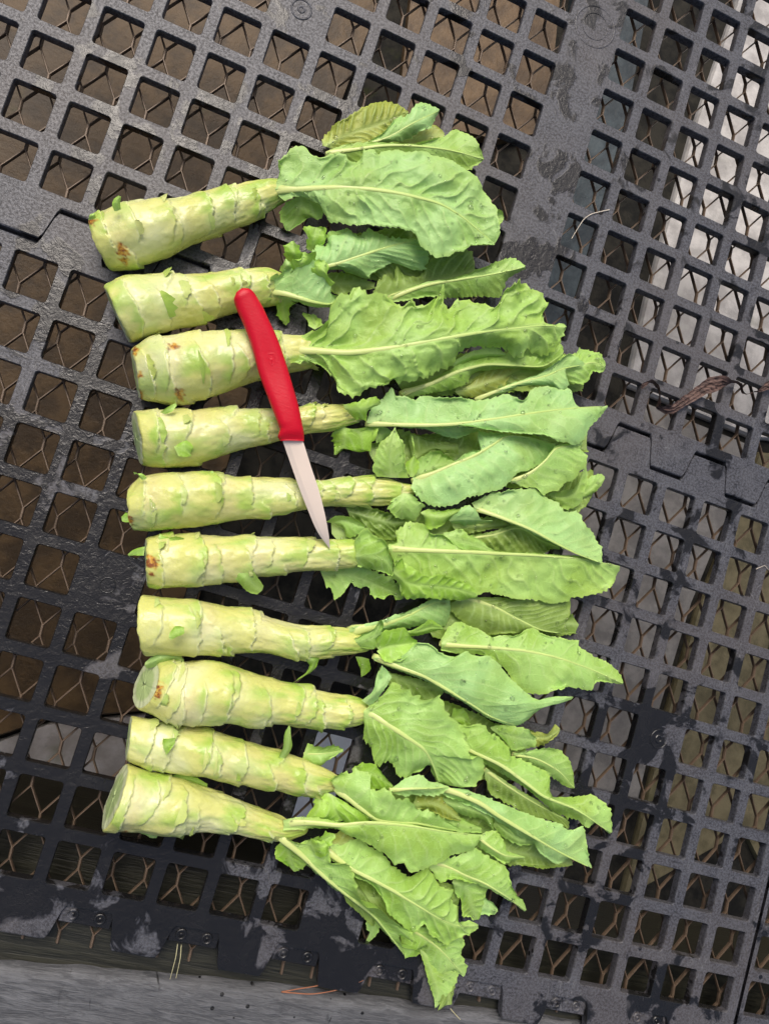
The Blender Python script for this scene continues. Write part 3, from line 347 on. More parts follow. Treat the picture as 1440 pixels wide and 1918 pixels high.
  [(434.1,-514,20),(452.2,-514.1,24),(468.6,-515.6,24),(485.3,-528.2,20)],
  [(443.8,-521.1,16),(447.5,-521.8,16.5),(463.1,-522.4,18),(472.8,-521.4,18),(485.4,-529.2,18)]),
 (9,'leaf','lime',{},
  [(482.2,-518.1,20),(494.3,-522.4,24),(505.6,-526.2,24),(525.5,-529.1,20)],
  [(483.8,-520.7,18),(496.3,-526.1,22.1),(507,-529.2,22.9),(525.9,-529.5,20)],
  [(484.6,-524.7,16),(498.5,-533.1,16.1),(511.2,-535.7,17.9),(526.4,-530.5,19)]),
 (9,'leaf','olive',{'ruf': 1.5, 'tooth': 1.2},
  [(408.5,-520.7,20),(408.4,-513.7,21.2),(422.6,-510.9,22.6),(434.3,-512.3,21.4),(447.5,-520.4,18.8),(455,-526,17)],
  [(411.1,-523.1,18),(425.3,-517.8,20.9),(455.4,-526.5,17)],
  [(415,-526.3,16),(424.5,-525.9,16),(442.4,-528.7,16),(455.8,-527.5,16)]),
 (9,'leaf','dark',{'tooth': 1.0},
  [(499.3,-535.4,10),(526.4,-530.9,10),(553.1,-531.3,9.5),(569.9,-540.3,8)],
  [(502.3,-545.1,10),(536.5,-542.7,10),(572.2,-543.3,8)],
  [(508.2,-554.6,9),(521.3,-555.5,9),(534.1,-554.6,9),(552.5,-550.4,8.9),(572.3,-544.5,8)]),
 (9,'leaf','lime',{},
  [(421.9,-523.2,14),(435.3,-527.1,14),(453.8,-525.8,12.5),(478.8,-530.5,10)],
  [(424.5,-531.6,14),(449.4,-532.2,13.2),(479.4,-532.7,10)],
  [(430.9,-542.2,12),(452.2,-539.1,11.4),(480.1,-534.8,10)]),
 (10,'leaf','lime',{'rib': 3.6, 'tooth': 1.0},
  [(308.1,-555.2,24),(319.4,-550.3,26.4),(334.2,-546.3,29.4),(349.9,-545.1,32.5),(365.9,-540.5,34.4),(380.6,-537.4,34.9),(402.1,-533.6,35.7),(413.6,-533.2,35.7),(437.5,-533.1,34.1),(455.3,-531.3,32.9),(468.5,-529.8,32)],
  [(309.4,-559.1,24),(320.4,-554,27.2),(335,-549.9,31.1),(349.9,-546.8,35),(365.5,-541.1,37.2),(380.1,-537.6,37.5),(413.2,-533.9,37.6),(437.2,-533.2,35.2),(455.3,-531.8,33.4),(468.9,-530.4,32)],
  [(310.9,-563.3,22),(322.6,-559.4,24.1),(337.4,-555.3,26.7),(352.5,-551.6,29.4),(364.1,-554.1,31.4),(379.8,-558.2,32.2),(393,-560.7,32.4),(400.2,-565.3,32.5),(403.8,-569.9,32.6),(410.3,-568.5,32.7),(417.6,-573.6,32.9),(431.2,-564.6,32.7),(442.8,-555.8,32.2),(455.2,-549.1,31.8),(465.6,-543.3,31.4),(469.8,-532.1,31)]),
 (10,'leaf','lime',{'rib': 1.4},
  [(470.4,-532.3,26),(483.8,-526.2,27.8),(491.4,-531,28),(498.2,-539.7,27.7),(516.9,-542,24)],
  [(469.5,-533.9,28),(483.3,-539.6,30),(495.4,-542.7,30),(517.3,-542.4,24)],
  [(473.2,-538.6,24),(475.8,-543.1,24),(484.3,-546.6,24),(499.1,-550.3,24),(507,-547,23.7),(517.8,-543.3,23)]),
 (10,'leaf','lime',{'rib': 2.0},
  [(438.6,-562,22),(448.8,-556.9,22.6),(459,-551.3,23.3),(471.2,-544.1,23.9),(482.5,-548.1,23.3),(500.5,-552.7,22.4),(511.2,-563.7,20.7),(520.5,-574.3,18.3),(528.8,-579,16.8),(536.1,-587,15)],
  [(438.1,-564.3,22),(450.2,-563.2,24.1),(468.2,-566,27),(483.6,-568.5,27),(501.6,-573.7,26),(535.4,-587.7,16)],
  [(437.7,-568.6,20),(451.3,-576.2,22),(453.5,-572.2,22.7),(462.2,-570.3,23.8),(470.8,-571.2,24.2),(483.1,-571.9,24.6),(489.5,-572.8,24.8),(503.8,-576.9,23.1),(519.9,-582.5,18.9),(535.1,-588.7,15)]),
 (10,'leaf','lime',{'ruf': 1.0},
  [(463.7,-574,16),(474.5,-573,16),(486.6,-571.9,15.8),(496,-576.1,14.9),(496.6,-586.8,13.3),(497.8,-595.7,10.8),(498.7,-605.3,8)],
  [(461.4,-576.9,18),(476.2,-580,17),(486.4,-593,13.9),(497.2,-606.7,8)],
  [(466.9,-581.9,12),(469.9,-588.6,12),(476.3,-593.7,11.7),(482.5,-605.8,9.7),(490.9,-605,8.6),(494.4,-607.6,8)]),
 (10,'leaf','mint',{},
  [(493.3,-590.4,7),(499.3,-586.6,8),(509.6,-590.5,7.5),(514.8,-594.8,6)],
  [(493.2,-595.6,8),(502.8,-593.8,8),(515.3,-595.4,6)],
  [(496.2,-602.8,6),(501,-601.9,6),(510.8,-600.9,6),(515.4,-596.8,6)]),
 (10,'leaf','lime',{'rib': 3.0, 'quilt': 1.4},
  [(348.2,-568.4,20),(359.6,-565,20),(368.2,-559.9,20),(386.7,-563.7,20),(397.5,-564.9,20),(406.3,-570.6,19.9),(423,-578.5,19.6),(436.9,-569.3,19.3),(451.9,-578.5,19),(461.7,-578.7,18.9),(465.9,-583.4,18.8),(465,-589.2,18.7),(471.9,-595.7,18.5),(477.4,-606.9,18.3),(485.7,-604.1,18.2),(495.1,-605.8,18)],
  [(348.4,-571,24),(372.9,-579.9,27.4),(390.5,-583.5,29.8),(409,-588.2,30.4),(428,-593.9,30.8),(437,-596.7,30.9),(455.3,-603.2,27.7),(476.1,-607.5,23.7),(494.5,-605.6,20)],
  [(351.2,-575.5,22),(376.3,-587.3,22.5),(394.5,-591,22.8),(402.4,-598,23),(418.5,-612.3,22.6),(431.9,-617.5,22.4),(437.7,-621,22.2),(445.9,-612.9,22),(451.8,-619.9,21.6),(462.6,-623.5,21.1),(471.7,-625,20.6),(480.2,-616.5,19.9),(489.2,-613.2,19.4),(495.4,-607.9,19)]),
 (10,'leaf','lime',{'rib': 3.4, 'tooth': 1.4, 'ruf': 1.6},
  [(316.5,-568.1,24),(324.7,-570.1,25.1),(333,-569,26.3),(332.9,-564,27),(340.3,-561.5,28),(349.1,-567.5,29.5),(354.9,-576.2,31),(365.3,-573.2,32.5),(372.2,-579.3,32.6),(376.4,-585,32.1),(384.6,-596.5,31.1),(394.2,-603,30.3),(402.8,-601.1,29.7),(410.7,-607.4,29),(421.9,-613.1,28.2),(435.8,-617.9,25.4),(440.2,-626.3,23.3),(429.9,-624.3,20.3),(435.5,-634.3,17.7),(453,-633.4,13.7),(445.6,-645.7,10)],
  [(308.2,-568.6,22),(329.8,-578.4,23),(356.2,-592.3,23.6),(383.2,-605.1,21.3),(404.2,-615.3,18.7),(425.8,-631.4,13.2),(446.1,-647.1,8)],
  [(309.5,-573.6,14),(325.6,-578.7,12.6),(344.5,-591.4,10.9),(375.1,-607.4,8.2),(401.1,-618.5,6.1),(417.5,-629.1,5.7),(432.5,-638.7,5.3),(446.7,-648.4,5)]),
 (10,'leaf','bright',{'tooth': 1.8},
  [(312.9,-574.7,16),(312.7,-581.8,13.1),(311.8,-589.7,9.8),(319.1,-591.5,7.2),(326,-594.8,5)],
  [(317.9,-573.9,18),(323.8,-583.7,13.2),(333,-599.1,5)],
  [(330.4,-581.2,16),(340.7,-589.2,12.3),(338.7,-594.2,9.7),(333.6,-599.4,5)]),
 (10,'leaf','bright',{'tooth': 2.0, 'ruf': 2.0},
  [(334.3,-567,28),(336,-557.9,34.2),(339.8,-553.4,35.8),(349,-553.7,34)],
  [(337,-568.5,28),(341.8,-559.4,35.1),(349.5,-554.6,34)],
  [(343.9,-572.1,26),(347.4,-562.3,32.9),(350.1,-555.8,34)]),
 (10,'leaf','bright',{'tooth': 2.0, 'ruf': 2.0},
  [(332.1,-564.5,30),(332.7,-561.3,33.8),(338.8,-561.1,36.5),(342.1,-560.5,35)],
  [(334.4,-568.3,30),(339.8,-564.4,36.7),(344.8,-562,35)],
  [(339.8,-574.2,28),(346.5,-570.4,33.9),(347.5,-563.5,35),(345.4,-562.4,35)]),
 (10,'leaf','olive',{'tooth': 1.0},
  [(350.7,-564.4,18),(357.6,-555.2,20),(362.4,-555.8,20),(371,-560.2,18)],
  [(352.3,-569.4,18),(362.8,-564.3,20),(372,-561.6,18)],
  [(355.2,-575.3,18),(364.4,-575.5,18),(373.2,-564,18)]),
 (10,'leaf','lime',{'rib': 1.4},
  [(436.7,-617.6,14),(450.7,-617,14.5),(473.1,-626.3,14.2),(486.2,-619.2,12.7),(491.6,-626.6,11.6),(490.8,-630.7,10.5),(501.3,-645.7,6.2),(503,-654.5,4)],
  [(432.8,-620.5,14),(445.5,-623.4,14.6),(464.9,-630.7,13.8),(486.3,-643.8,9.4),(502.9,-655,4)],
  [(433.6,-629,12),(439.4,-639.3,11.2),(444.8,-646.4,10.6),(453.7,-637.1,9.6),(464,-646.3,8.6),(475.3,-654.1,7.5),(490.1,-651.6,5.5),(502,-655.4,4)]),
 (10,'leaf','lime',{},
  [(471.9,-647.5,8),(482.9,-651.2,8),(494.5,-651.6,7.7),(495.2,-661.5,6.7),(490.7,-673.6,5.3),(485.7,-683.8,4)],
  [(458.3,-638.8,8),(472.4,-657.2,8.3),(483.1,-673.4,5.9),(484.9,-684.4,4)],
  [(455,-638.8,7),(461.7,-648.7,7),(471.8,-664.3,5.6),(481.2,-677.9,4.4),(484.5,-684.7,4)]),
 (10,'leaf','dark',{},
  [(486.7,-657.8,3),(496.1,-661.3,4),(497.7,-672.7,3),(498.4,-679.9,3)],
  [(487.1,-663.3,3),(493.8,-673.2,3.2),(495,-681,3)],
  [(485,-672.6,3),(487.3,-680,3),(487.5,-684.6,3),(494.5,-681.3,3)]),
 (10,'leaf','lime',{'tooth': 1.0},
  [(402.5,-619.1,6),(407.4,-633.5,1.7),(411.5,-635.9,0),(412.6,-646.5,-6)],
  [(407.3,-619.3,6),(412.4,-629.7,3.1),(413.5,-647.5,-6)],
  [(415.9,-624.3,6),(416.9,-633.1,3.5),(414.4,-648.4,-6)]),
 (10,'leaf','dark',{},
  [(380.7,-591.8,8),(414,-585.2,8),(448.9,-580.6,7.8),(473.9,-580.6,7)],
  [(396.8,-606.1,8),(430.5,-599.7,8),(478.6,-600,7)],
  [(412.8,-618.9,7),(438.6,-625.2,7),(475.4,-625.4,6.6),(483.1,-613.2,6)]),
 (1,'leaf_stub','bright',{'tooth': 0.4},
  [(52.1,-156.4,50),(49.9,-153.1,53.5),(50.5,-149.5,55.3),(52.9,-146.7,57)],
  [(54.2,-155.6,50),(53.3,-151.3,54.6),(54,-146.7,57)],
  [(56.4,-152.9,50),(55,-149.8,53),(55.1,-146.6,57)]),
 (1,'leaf_stub','bright',{'tooth': 0.3},
  [(36.4,-167.2,44),(36.6,-164.4,46.5),(38.7,-161.6,46)],
  [(38.4,-166.3,44),(38.8,-164,46.8),(39.5,-161.7,46)],
  [(40.6,-163.7,44),(40.4,-162.1,46)]),
 (4,'leaf_stub','bright',{'tooth': 0.3},
  [(125.7,-283.6,40),(130.1,-278.3,42.6),(134.6,-273.6,42)],
  [(127.9,-284.1,40),(131.9,-280.2,42.4),(135.2,-274.3,42)],
  [(130.5,-283.6,40),(134.5,-279.3,42.7),(135.8,-274.9,42)]),
 (4,'leaf_stub','bright',{'tooth': 0.5},
  [(141.9,-302.7,42),(148.3,-297.4,44),(156.3,-301.3,42.8),(155.5,-306.3,40)],
  [(144.4,-306.9,42),(150.5,-304.2,44),(156.5,-306.8,40)],
  [(148.5,-311,42),(154.1,-309.5,42.2),(157.5,-307.7,40)]),
 (5,'leaf_stub','bright',{'tooth': 0.4},
  [(127,-334.7,40),(124,-332.1,43),(121.5,-332,41)],
  [(129.7,-335.8,40),(126.6,-332.9,43),(122.1,-332.6,41)],
  [(132.1,-333.4,40),(128.4,-331.4,42),(122.7,-333.3,41)]),
 (5,'leaf_stub','bright',{'tooth': 0.5},
  [(126.3,-361.7,8),(123,-361.8,6.8),(120.1,-366.2,5)],
  [(127.6,-365.6,8),(124.5,-366.5,6.7),(120.6,-367.7,5)],
  [(128.6,-368.7,8),(125.2,-368.9,6.6),(121.5,-369.2,5)]),
 (5,'leaf_stub','bright',{'tooth': 0.5},
  [(177.6,-321.5,30),(171.6,-319.8,32.4),(173.3,-315.8,32.7),(174.8,-312.7,32)],
  [(178.7,-322.4,30),(175.4,-318.6,32.5),(175.8,-313.2,32)],
  [(181.4,-320.3,30),(179,-316.7,30),(176.8,-313.7,31)]),
 (6,'leaf_stub','lime',{'tooth': 0.5},
  [(214.4,-375.6,33),(225.1,-375.8,31.7),(234,-381.9,23.7),(239.7,-386.2,18)],
  [(213.4,-379.2,34),(223.7,-382.2,32.5),(233.7,-387.6,23.2),(239.9,-389.7,18)],
  [(211.4,-386,30),(221.2,-389.7,26.8),(230.6,-393.9,20.7),(236.8,-393.6,18)]),
 (6,'leaf_stub','bright',{'tooth': 0.5},
  [(144.7,-382.6,20),(139.6,-385.1,17.4),(134,-392,12)],
  [(145.7,-385.7,20),(140.6,-388.2,17.2),(134.2,-392.8,12)],
  [(146,-389,20),(141.3,-390.5,17.2),(135.2,-393.3,12)]),
 (6,'leaf_stub','bright',{'tooth': 0.5},
  [(152.7,-369.9,30),(159,-370.4,32.1),(164.4,-367.9,34),(170.4,-367.8,33)],
  [(152,-372.6,30),(158.9,-373.9,31),(165.1,-372.8,31.9),(171,-368.4,32)],
  [(154.4,-375.3,30),(159.8,-377,30),(165,-375.4,30),(171.4,-369.6,31)]),
 (7,'leaf_stub','bright',{'tooth': 0.3},
  [(290.5,-429,24),(298.9,-428.2,20.3),(299.4,-436.7,16.4),(294.1,-446.1,11),(287.5,-454.4,5)],
  [(289.4,-431,24),(296.6,-432.4,20.3),(296.3,-440.4,15.2),(292.2,-447.9,9.1),(287.2,-454.9,5)],
  [(289.4,-433.1,22),(293.9,-437,17.7),(293.9,-443.2,12.8),(290.3,-449.7,7.1),(287.5,-455.5,4)]),
 (7,'leaf_stub','lime',{'tooth': 0.5, 'ruf': 1.2},
  [(171.5,-464.8,26),(179.7,-454.5,29.7),(190.4,-450.4,26.8),(198.4,-456.6,22)],
  [(171.4,-467.2,26),(181.1,-459.1,29.6),(191.9,-455.1,26.2),(199.3,-458,22)],
  [(174,-469.8,22),(182.6,-464.6,23.9),(191.6,-461,21.8),(200.1,-460.7,20)]),
 (7,'leaf_stub','bright',{'tooth': 0.5},
  [(181.9,-435.1,56),(184.7,-428.9,58),(190.4,-428.8,56)],
  [(182.2,-438.6,56),(186.8,-433.1,58),(191.3,-430.5,56)],
  [(184.1,-439.6,56),(188.8,-435.8,57),(192,-432.7,56)]),
 (9,'leaf_stub','lime',{'tooth': 0.4},
  [(290.6,-510.6,24),(289.1,-497.9,32.8),(286.5,-488,36),(288.4,-481.7,36)],
  [(292.7,-511.8,24),(293.3,-499.6,30.7),(291.2,-489.8,34.3),(289.3,-481.9,36)],
  [(295.5,-511.7,22),(298,-501.8,26.4),(293.7,-490.5,32.7),(290.1,-483,36)]),
 (9,'leaf_stub','bright',{'tooth': 0.5},
  [(201.7,-515.1,42),(201.1,-511.6,43.5),(205.4,-510.2,44.9),(209.7,-509.1,42)],
  [(203.2,-518.7,42),(205.1,-514.5,44),(209.8,-510.7,42)],
  [(207,-523,42),(208.7,-518.3,43),(210.1,-513,42)]),
 (10,'leaf_stub','bright',{'tooth': 0.8, 'ruf': 1.0},
  [(211.9,-544.8,16),(222.7,-539.3,20.2),(233,-539.2,22),(244.7,-543.3,18)],
  [(213.5,-547.5,14),(223.8,-543,18.1),(234,-542.5,20),(245.4,-545.4,16)],
  [(216.9,-550.7,12),(225.3,-548.2,13.8),(235.6,-547.5,14),(246.1,-547.6,14)]),
 (10,'leaf_stub','lime',{'tooth': 0.5},
  [(203.7,-590,14),(210.4,-593.4,8.1),(216,-596.3,4)],
  [(208.9,-587.3,14),(214.8,-591.5,8.3),(219.8,-596.3,4)],
  [(218.9,-585.2,14),(220.6,-590,9.1),(220.6,-596.2,4)]),
 (0,'leaf_scrap','lime',{'tooth': 1.2, 'ruf': 1.4, 'rib': 1.0},
  [(311.8,-497.7,10),(318.7,-496.5,14.5),(331.9,-491.7,15.2),(342.7,-495,9)],
  [(311.2,-506.6,10),(323,-502.7,14),(343.1,-496.3,9)],
  [(312.3,-513,8),(326.5,-512.8,12),(332.9,-504.2,11.9),(343.2,-497.4,9)]),
 (2,'leaf','bright',{'tooth': 2.6, 'ruf': 3.0},
  [(186.5,-146.2,30),(183.1,-143.5,37.6),(182.7,-138.6,41.5),(189.3,-135,42.6),(188.2,-129.8,42)],
  [(193.7,-141,30),(190.2,-137.5,41.5),(188.7,-129.3,42)],
  [(201.4,-136,28),(199.8,-128.9,37.4),(196.9,-127,39.4),(192.2,-130.5,41.1),(189.3,-129.1,42)]),
 (2,'leaf','bright',{'tooth': 2.6, 'ruf': 3.0},
  [(206.7,-142,28),(201.1,-139.6,37.5),(199.4,-133.8,41.3),(202.2,-129.3,41.6),(206.8,-129.2,41)],
  [(212,-141,28),(207.6,-137,40.7),(207.3,-129.3,41)],
  [(221.1,-143.6,26),(216.5,-142.4,30.5),(217,-138.9,34.3),(210.6,-137.9,37.2),(211.4,-133.3,38.7),(207.9,-128.9,40)]),
 (2,'leaf','mint',{'tooth': 2.2, 'ruf': 3.0},
  [(175.1,-143.6,26),(175.6,-141.5,36.1),(176.9,-135.9,37.9),(180.1,-138.8,37)],
  [(177.7,-144.8,26),(180.1,-142.5,37.8),(181.6,-138.4,37)],
  [(183.6,-145.2,24),(184.9,-142.9,34.9),(184.9,-140,36.2),(182.2,-138.7,37)]),
 (2,'leaf','bright',{'tooth': 2.6, 'ruf': 3.0},
  [(191.6,-130.7,22),(189.1,-129,30),(191,-125.7,31.6),(197,-123.8,32)],
  [(195.3,-131.6,22),(195.5,-129.2,31.1),(197.3,-124.1,32)],
  [(200.7,-129.8,20),(201.8,-126.6,28.2),(200,-124.9,30.8),(197.9,-124.4,32)]),
 (2,'leaf','lime',{'tooth': 2.0, 'ruf': 2.4},
  [(206.6,-112.1,20),(202.8,-106.7,26.1),(202.9,-100.8,27.5),(208.9,-98,27.7),(215,-91,26)],
  [(214.7,-112.3,20),(212.5,-105.1,26.3),(215.6,-91.4,26)],
  [(226.3,-103.2,18),(225.7,-96.8,22.3),(222.7,-91.9,24),(216.3,-90.7,25)]),
 (3,'leaf','bright',{'tooth': 2.0, 'ruf': 2.0},
  [(227.3,-145,20),(228.6,-143.2,22.3),(234.1,-140.7,25.5),(237,-134.7,25),(239.6,-131.9,24)],
  [(229.3,-147.8,20),(236.2,-143,24.4),(240.4,-132.5,24)],
  [(236,-149.3,18),(244.2,-145,22.3),(244.3,-138.2,23.2),(241,-132.7,24)]),
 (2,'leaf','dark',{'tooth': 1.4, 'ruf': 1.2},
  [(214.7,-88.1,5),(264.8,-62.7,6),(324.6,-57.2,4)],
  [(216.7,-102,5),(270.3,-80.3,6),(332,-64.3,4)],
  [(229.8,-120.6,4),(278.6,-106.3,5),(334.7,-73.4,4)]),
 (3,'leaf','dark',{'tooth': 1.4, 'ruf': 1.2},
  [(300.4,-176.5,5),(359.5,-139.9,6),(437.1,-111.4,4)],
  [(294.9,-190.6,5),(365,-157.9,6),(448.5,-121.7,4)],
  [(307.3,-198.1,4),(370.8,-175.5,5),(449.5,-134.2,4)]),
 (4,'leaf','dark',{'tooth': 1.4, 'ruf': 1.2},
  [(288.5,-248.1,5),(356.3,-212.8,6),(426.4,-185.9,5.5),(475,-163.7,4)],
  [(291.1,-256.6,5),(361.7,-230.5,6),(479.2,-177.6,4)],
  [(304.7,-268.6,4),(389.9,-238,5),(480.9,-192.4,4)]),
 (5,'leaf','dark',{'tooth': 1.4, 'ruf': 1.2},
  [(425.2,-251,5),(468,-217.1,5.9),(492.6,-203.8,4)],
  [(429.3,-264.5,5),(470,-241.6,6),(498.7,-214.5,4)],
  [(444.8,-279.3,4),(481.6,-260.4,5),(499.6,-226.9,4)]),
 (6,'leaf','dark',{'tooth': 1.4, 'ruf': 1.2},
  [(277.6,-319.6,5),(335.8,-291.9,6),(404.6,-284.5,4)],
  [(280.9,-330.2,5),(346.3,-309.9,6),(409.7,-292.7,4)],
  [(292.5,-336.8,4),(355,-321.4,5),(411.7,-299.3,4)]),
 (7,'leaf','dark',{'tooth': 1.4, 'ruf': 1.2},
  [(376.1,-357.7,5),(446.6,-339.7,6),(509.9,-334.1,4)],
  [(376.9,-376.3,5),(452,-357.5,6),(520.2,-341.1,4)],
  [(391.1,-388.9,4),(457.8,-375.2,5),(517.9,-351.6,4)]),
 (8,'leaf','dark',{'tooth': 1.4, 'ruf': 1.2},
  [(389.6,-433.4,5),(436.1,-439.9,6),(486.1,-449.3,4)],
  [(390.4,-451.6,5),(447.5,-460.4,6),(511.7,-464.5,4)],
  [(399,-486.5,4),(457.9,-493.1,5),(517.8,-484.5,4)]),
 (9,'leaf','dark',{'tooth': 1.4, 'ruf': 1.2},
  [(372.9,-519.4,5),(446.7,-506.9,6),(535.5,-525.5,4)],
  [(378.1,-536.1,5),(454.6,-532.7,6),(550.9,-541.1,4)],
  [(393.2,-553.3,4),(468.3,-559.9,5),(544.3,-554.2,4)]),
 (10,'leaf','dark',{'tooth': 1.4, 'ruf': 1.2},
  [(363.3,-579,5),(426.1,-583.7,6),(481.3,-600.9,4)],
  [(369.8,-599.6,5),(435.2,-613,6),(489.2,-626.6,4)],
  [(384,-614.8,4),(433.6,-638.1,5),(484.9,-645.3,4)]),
 (6,'leaf','lime',{'tooth': 1.4, 'ruf': 1.2},
  [(373.8,-306.1,9),(428,-284.5,10),(490.4,-294.9,8)],
  [(374.6,-324.8,9),(436.1,-311.1,10),(508.2,-299.6,8)],
  [(393.5,-348,4),(449.8,-331.6,5),(509.4,-314.4,4)]),
]
KNIFE = {'hl':[(150.7,-182.8,53),(150.9,-187,51.8),(153.2,-190.4,50.5),(163.7,-202.3,49.2),(175.4,-217.5,48),(184.4,-231.5,46.8),(197.9,-248.6,45.5),(210.3,-264,44.2),(213.1,-267.6,43),(213.1,-272.7,41.8),(216.3,-275.3,40.5)],'hr':[(154.8,-176.5,53),(159.6,-175.6,51.8),(169.5,-181.6,50.5),(179.6,-191.5,49.2),(190,-202.5,48),(201.9,-217.9,46.8),(212.9,-233.8,45.5),(221.8,-247,44.2),(227.4,-256.7,43),(232.1,-265.5,41.8),(233.6,-269.8,40.5)],'be':[(217.4,-274,40.5),(226.6,-286,38.5),(238.9,-301.9,36.5),(252.7,-318.7,34.5),(266.1,-333.5,32.5),(279,-342.9,30.5)],'bs':[(232.1,-268.9,40.5),(243.7,-285,38.5),(257.1,-303.1,36.5),(269.4,-322.9,34.5),(276,-335.2,32.5),(279.2,-342.4,30.5)],'em':[(189.2,-216.2,54),(192.7,-224.9,52)]}
SLABS = {'brown_a':[(-600.2,320.6),(106.6,742.1),(186.5,418.6),(179.8,272.1),(185,6.6),(194.1,-283),(213.3,-591.1),(73.4,-639.8),(25.9,-671.8),(-228,-795.6)],'grey_b':[(-224.2,-807.1),(27.9,-678),(75.1,-644.9),(220.8,-592.7),(233.7,-698.7),(82.2,-727.1),(-212.7,-841.5)],'brown_c':[(167,778.2),(376,902.8),(464.4,441.1),(460.2,350.3),(407.9,317.7),(342.5,305.2),(311.9,240.3),(264.1,260.9)],'teal_d':[(400.1,917.2),(542.2,1001.9),(595.4,457.5),(595.1,84.7),(519.4,38.9),(503.9,325.8)],'pale_e':[(675.8,1081.6),(1632.4,1652.1),(1984.9,305.5),(958.8,40.2),(719,44.2),(711.4,182.3),(711.3,464.7),(726.1,710)],'grey_g':[(718.3,30.9),(962.4,27.9),(921.1,-244.5),(913.5,-415.4),(916.9,-554.4),(809.8,-625.6),(727.2,-643),(648.4,-298.3),(659.9,-129.9),(700.7,-82.6)],'olive_f':[(974.3,22.9),(1990.1,285.6),(2176.9,-428.1),(1171.4,-616.8),(1114.3,-561.3),(933.4,-703.7),(932.4,-559.1),(929.2,-419.8),(937.1,-248.5)],'white_h':[(407.8,-557.1),(475,-548),(491.5,-626.3),(468.8,-653.6),(454.2,-729.7),(407.5,-724.9),(396.7,-655.1)]}
BEAM = [(-3.8,-724.2),(139,-714.2),(334,-698.3),(533.1,-688.7),(872.9,-670.1),(1383.4,-640.4),(1451.5,-896.5),(81.3,-980.6)]
DEBRIS = {'dry':[(515.6,-115.5,4),(525.6,-107,4.2),(535.6,-116.6,4.3),(537,-127.7,4.5),(549.2,-125.9,4.7),(563.3,-111.8,4.8),(584.6,-89,5),(601,-80.6,5.2),(613.5,-77.8,5.3),(619.4,-85.1,5.5),(631.1,-79.2,5.7),(646.2,-66.1,5.8),(661.1,-54.6,6)],'n1':[(354.4,-696.9,-4),(367.8,-692,-3.7),(384.3,-686,-3.3),(397.1,-678.1,-3)],'n2':[(354.4,-696.9,-4),(377.5,-694.1,-2.7),(402.3,-685,-1.3),(418.1,-674.7,0)],'straw':[(440.7,33.2,1),(431.6,27.1,1.2),(423.7,20.9,1.4),(418.6,13.3,1.6),(415.7,4,1.8),(412.5,-8,2)],'g1':[(262.2,-675,-5),(264,-685.9,-5),(264.8,-702,-5)],'g2':[(265.2,-675.3,-5),(267.6,-685.3,-5),(269,-700.5,-5)],'th':[(685.5,-240.1,1),(690.1,-236.6,1),(694.5,-234.2,1),(698.2,-236.3,1),(704.3,-237.7,1)],'g3':[(500.6,-686,-5),(505.8,-689.7,-5),(514.5,-695.1,-5)]}
RUST = {1:[(63.9,-177.7,46,6),(65.7,-182.2,42,3),(37.8,-166.1,40,5)],3:[(120.5,-235.4,45,5),(94.5,-245.6,40,5),(104.3,-262.3,46,3),(134.9,-266.5,20,5),(107,-274.9,30,4)],6:[(153.5,-390.9,44,6),(157.1,-399.4,40,3)],8:[(186.5,-477.2,50,5),(187.7,-482.1,50,4)],5:[(129.9,-366.5,30,4)],10:[(196.5,-584.8,20,3)],2:[],4:[],7:[],9:[]}
U = 0.042            # pitch of the bench lattice in metres

# ------------------------------------------------------------------ noise
def _h(ix, iy, iz, seed):
    n = (ix * 374761393 + iy * 668265263 + iz * 2147483647 + seed * 974634757) & 0xffffffff
    n = ((n ^ (n >> 13)) * 1274126177) & 0xffffffff
    return ((n ^ (n >> 16)) & 0xffff) / 65535.0 * 2 - 1
def vnoise(x, y, z=0.0, seed=0):
    x, y, z = np.broadcast_arrays(np.asarray(x, float), np.asarray(y, float), np.asarray(z, float))
    xi, yi, zi = np.floor(x).astype(np.int64), np.floor(y).astype(np.int64), np.floor(z).astype(np.int64)
    fx, fy, fz = x - xi, y - yi, z - zi
    fx, fy, fz = [f * f * f * (f * (f * 6 - 15) + 10) for f in (fx, fy, fz)]
    r = 0
    for a in (0, 1):
        for b in (0, 1):
            for c in (0, 1):
                w = (fx if a else 1 - fx) * (fy if b else 1 - fy) * (fz if c else 1 - fz)
                r = r + w * _h(xi + a, yi + b, zi + c, seed)
    return r
def fbm(x, y, z=0.0, seed=0, o=3):
    r = 0; a = 1
    for k in range(o):
        r = r + a * vnoise(np.asarray(x) * 2 ** k, np.asarray(y) * 2 ** k, np.asarray(z) * 2 ** k, seed + k * 17); a *= .5
    return r
def sstep(a, b, x):
    t = np.clip((x - a) / (b - a), 0, 1); return t * t * (3 - 2 * t)

# ------------------------------------------------------------------ object helpers
def mesh(name, V, F, smooth=True, attrs=None):
    me = bpy.data.meshes.new(name)
    V = np.asarray(V, np.float32)
    if isinstance(F, np.ndarray):
        n, k = F.shape
        me.vertices.add(len(V)); me.vertices.foreach_set('co', V.ravel())
        me.loops.add(n * k); me.loops.foreach_set('vertex_index', F.astype(np.int32).ravel())
        me.polygons.add(n); me.polygons.foreach_set('loop_start', np.arange(0, n * k, k, dtype=np.int32))
        me.polygons.foreach_set('loop_total', np.full(n, k, np.int32))
    else:
        me.from_pydata([tuple(map(float, v)) for v in V], [], [tuple(map(int, f)) for f in F])
    me.update(calc_edges=True); me.validate()
    if smooth: me.polygons.foreach_set('use_smooth', np.ones(len(me.polygons), bool))
    for k, A in (attrs or {}).items():
        at = me.attributes.new(k, 'FLOAT_COLOR', 'POINT'); at.data.foreach_set('color', np.asarray(A, np.float32).ravel())
    return me
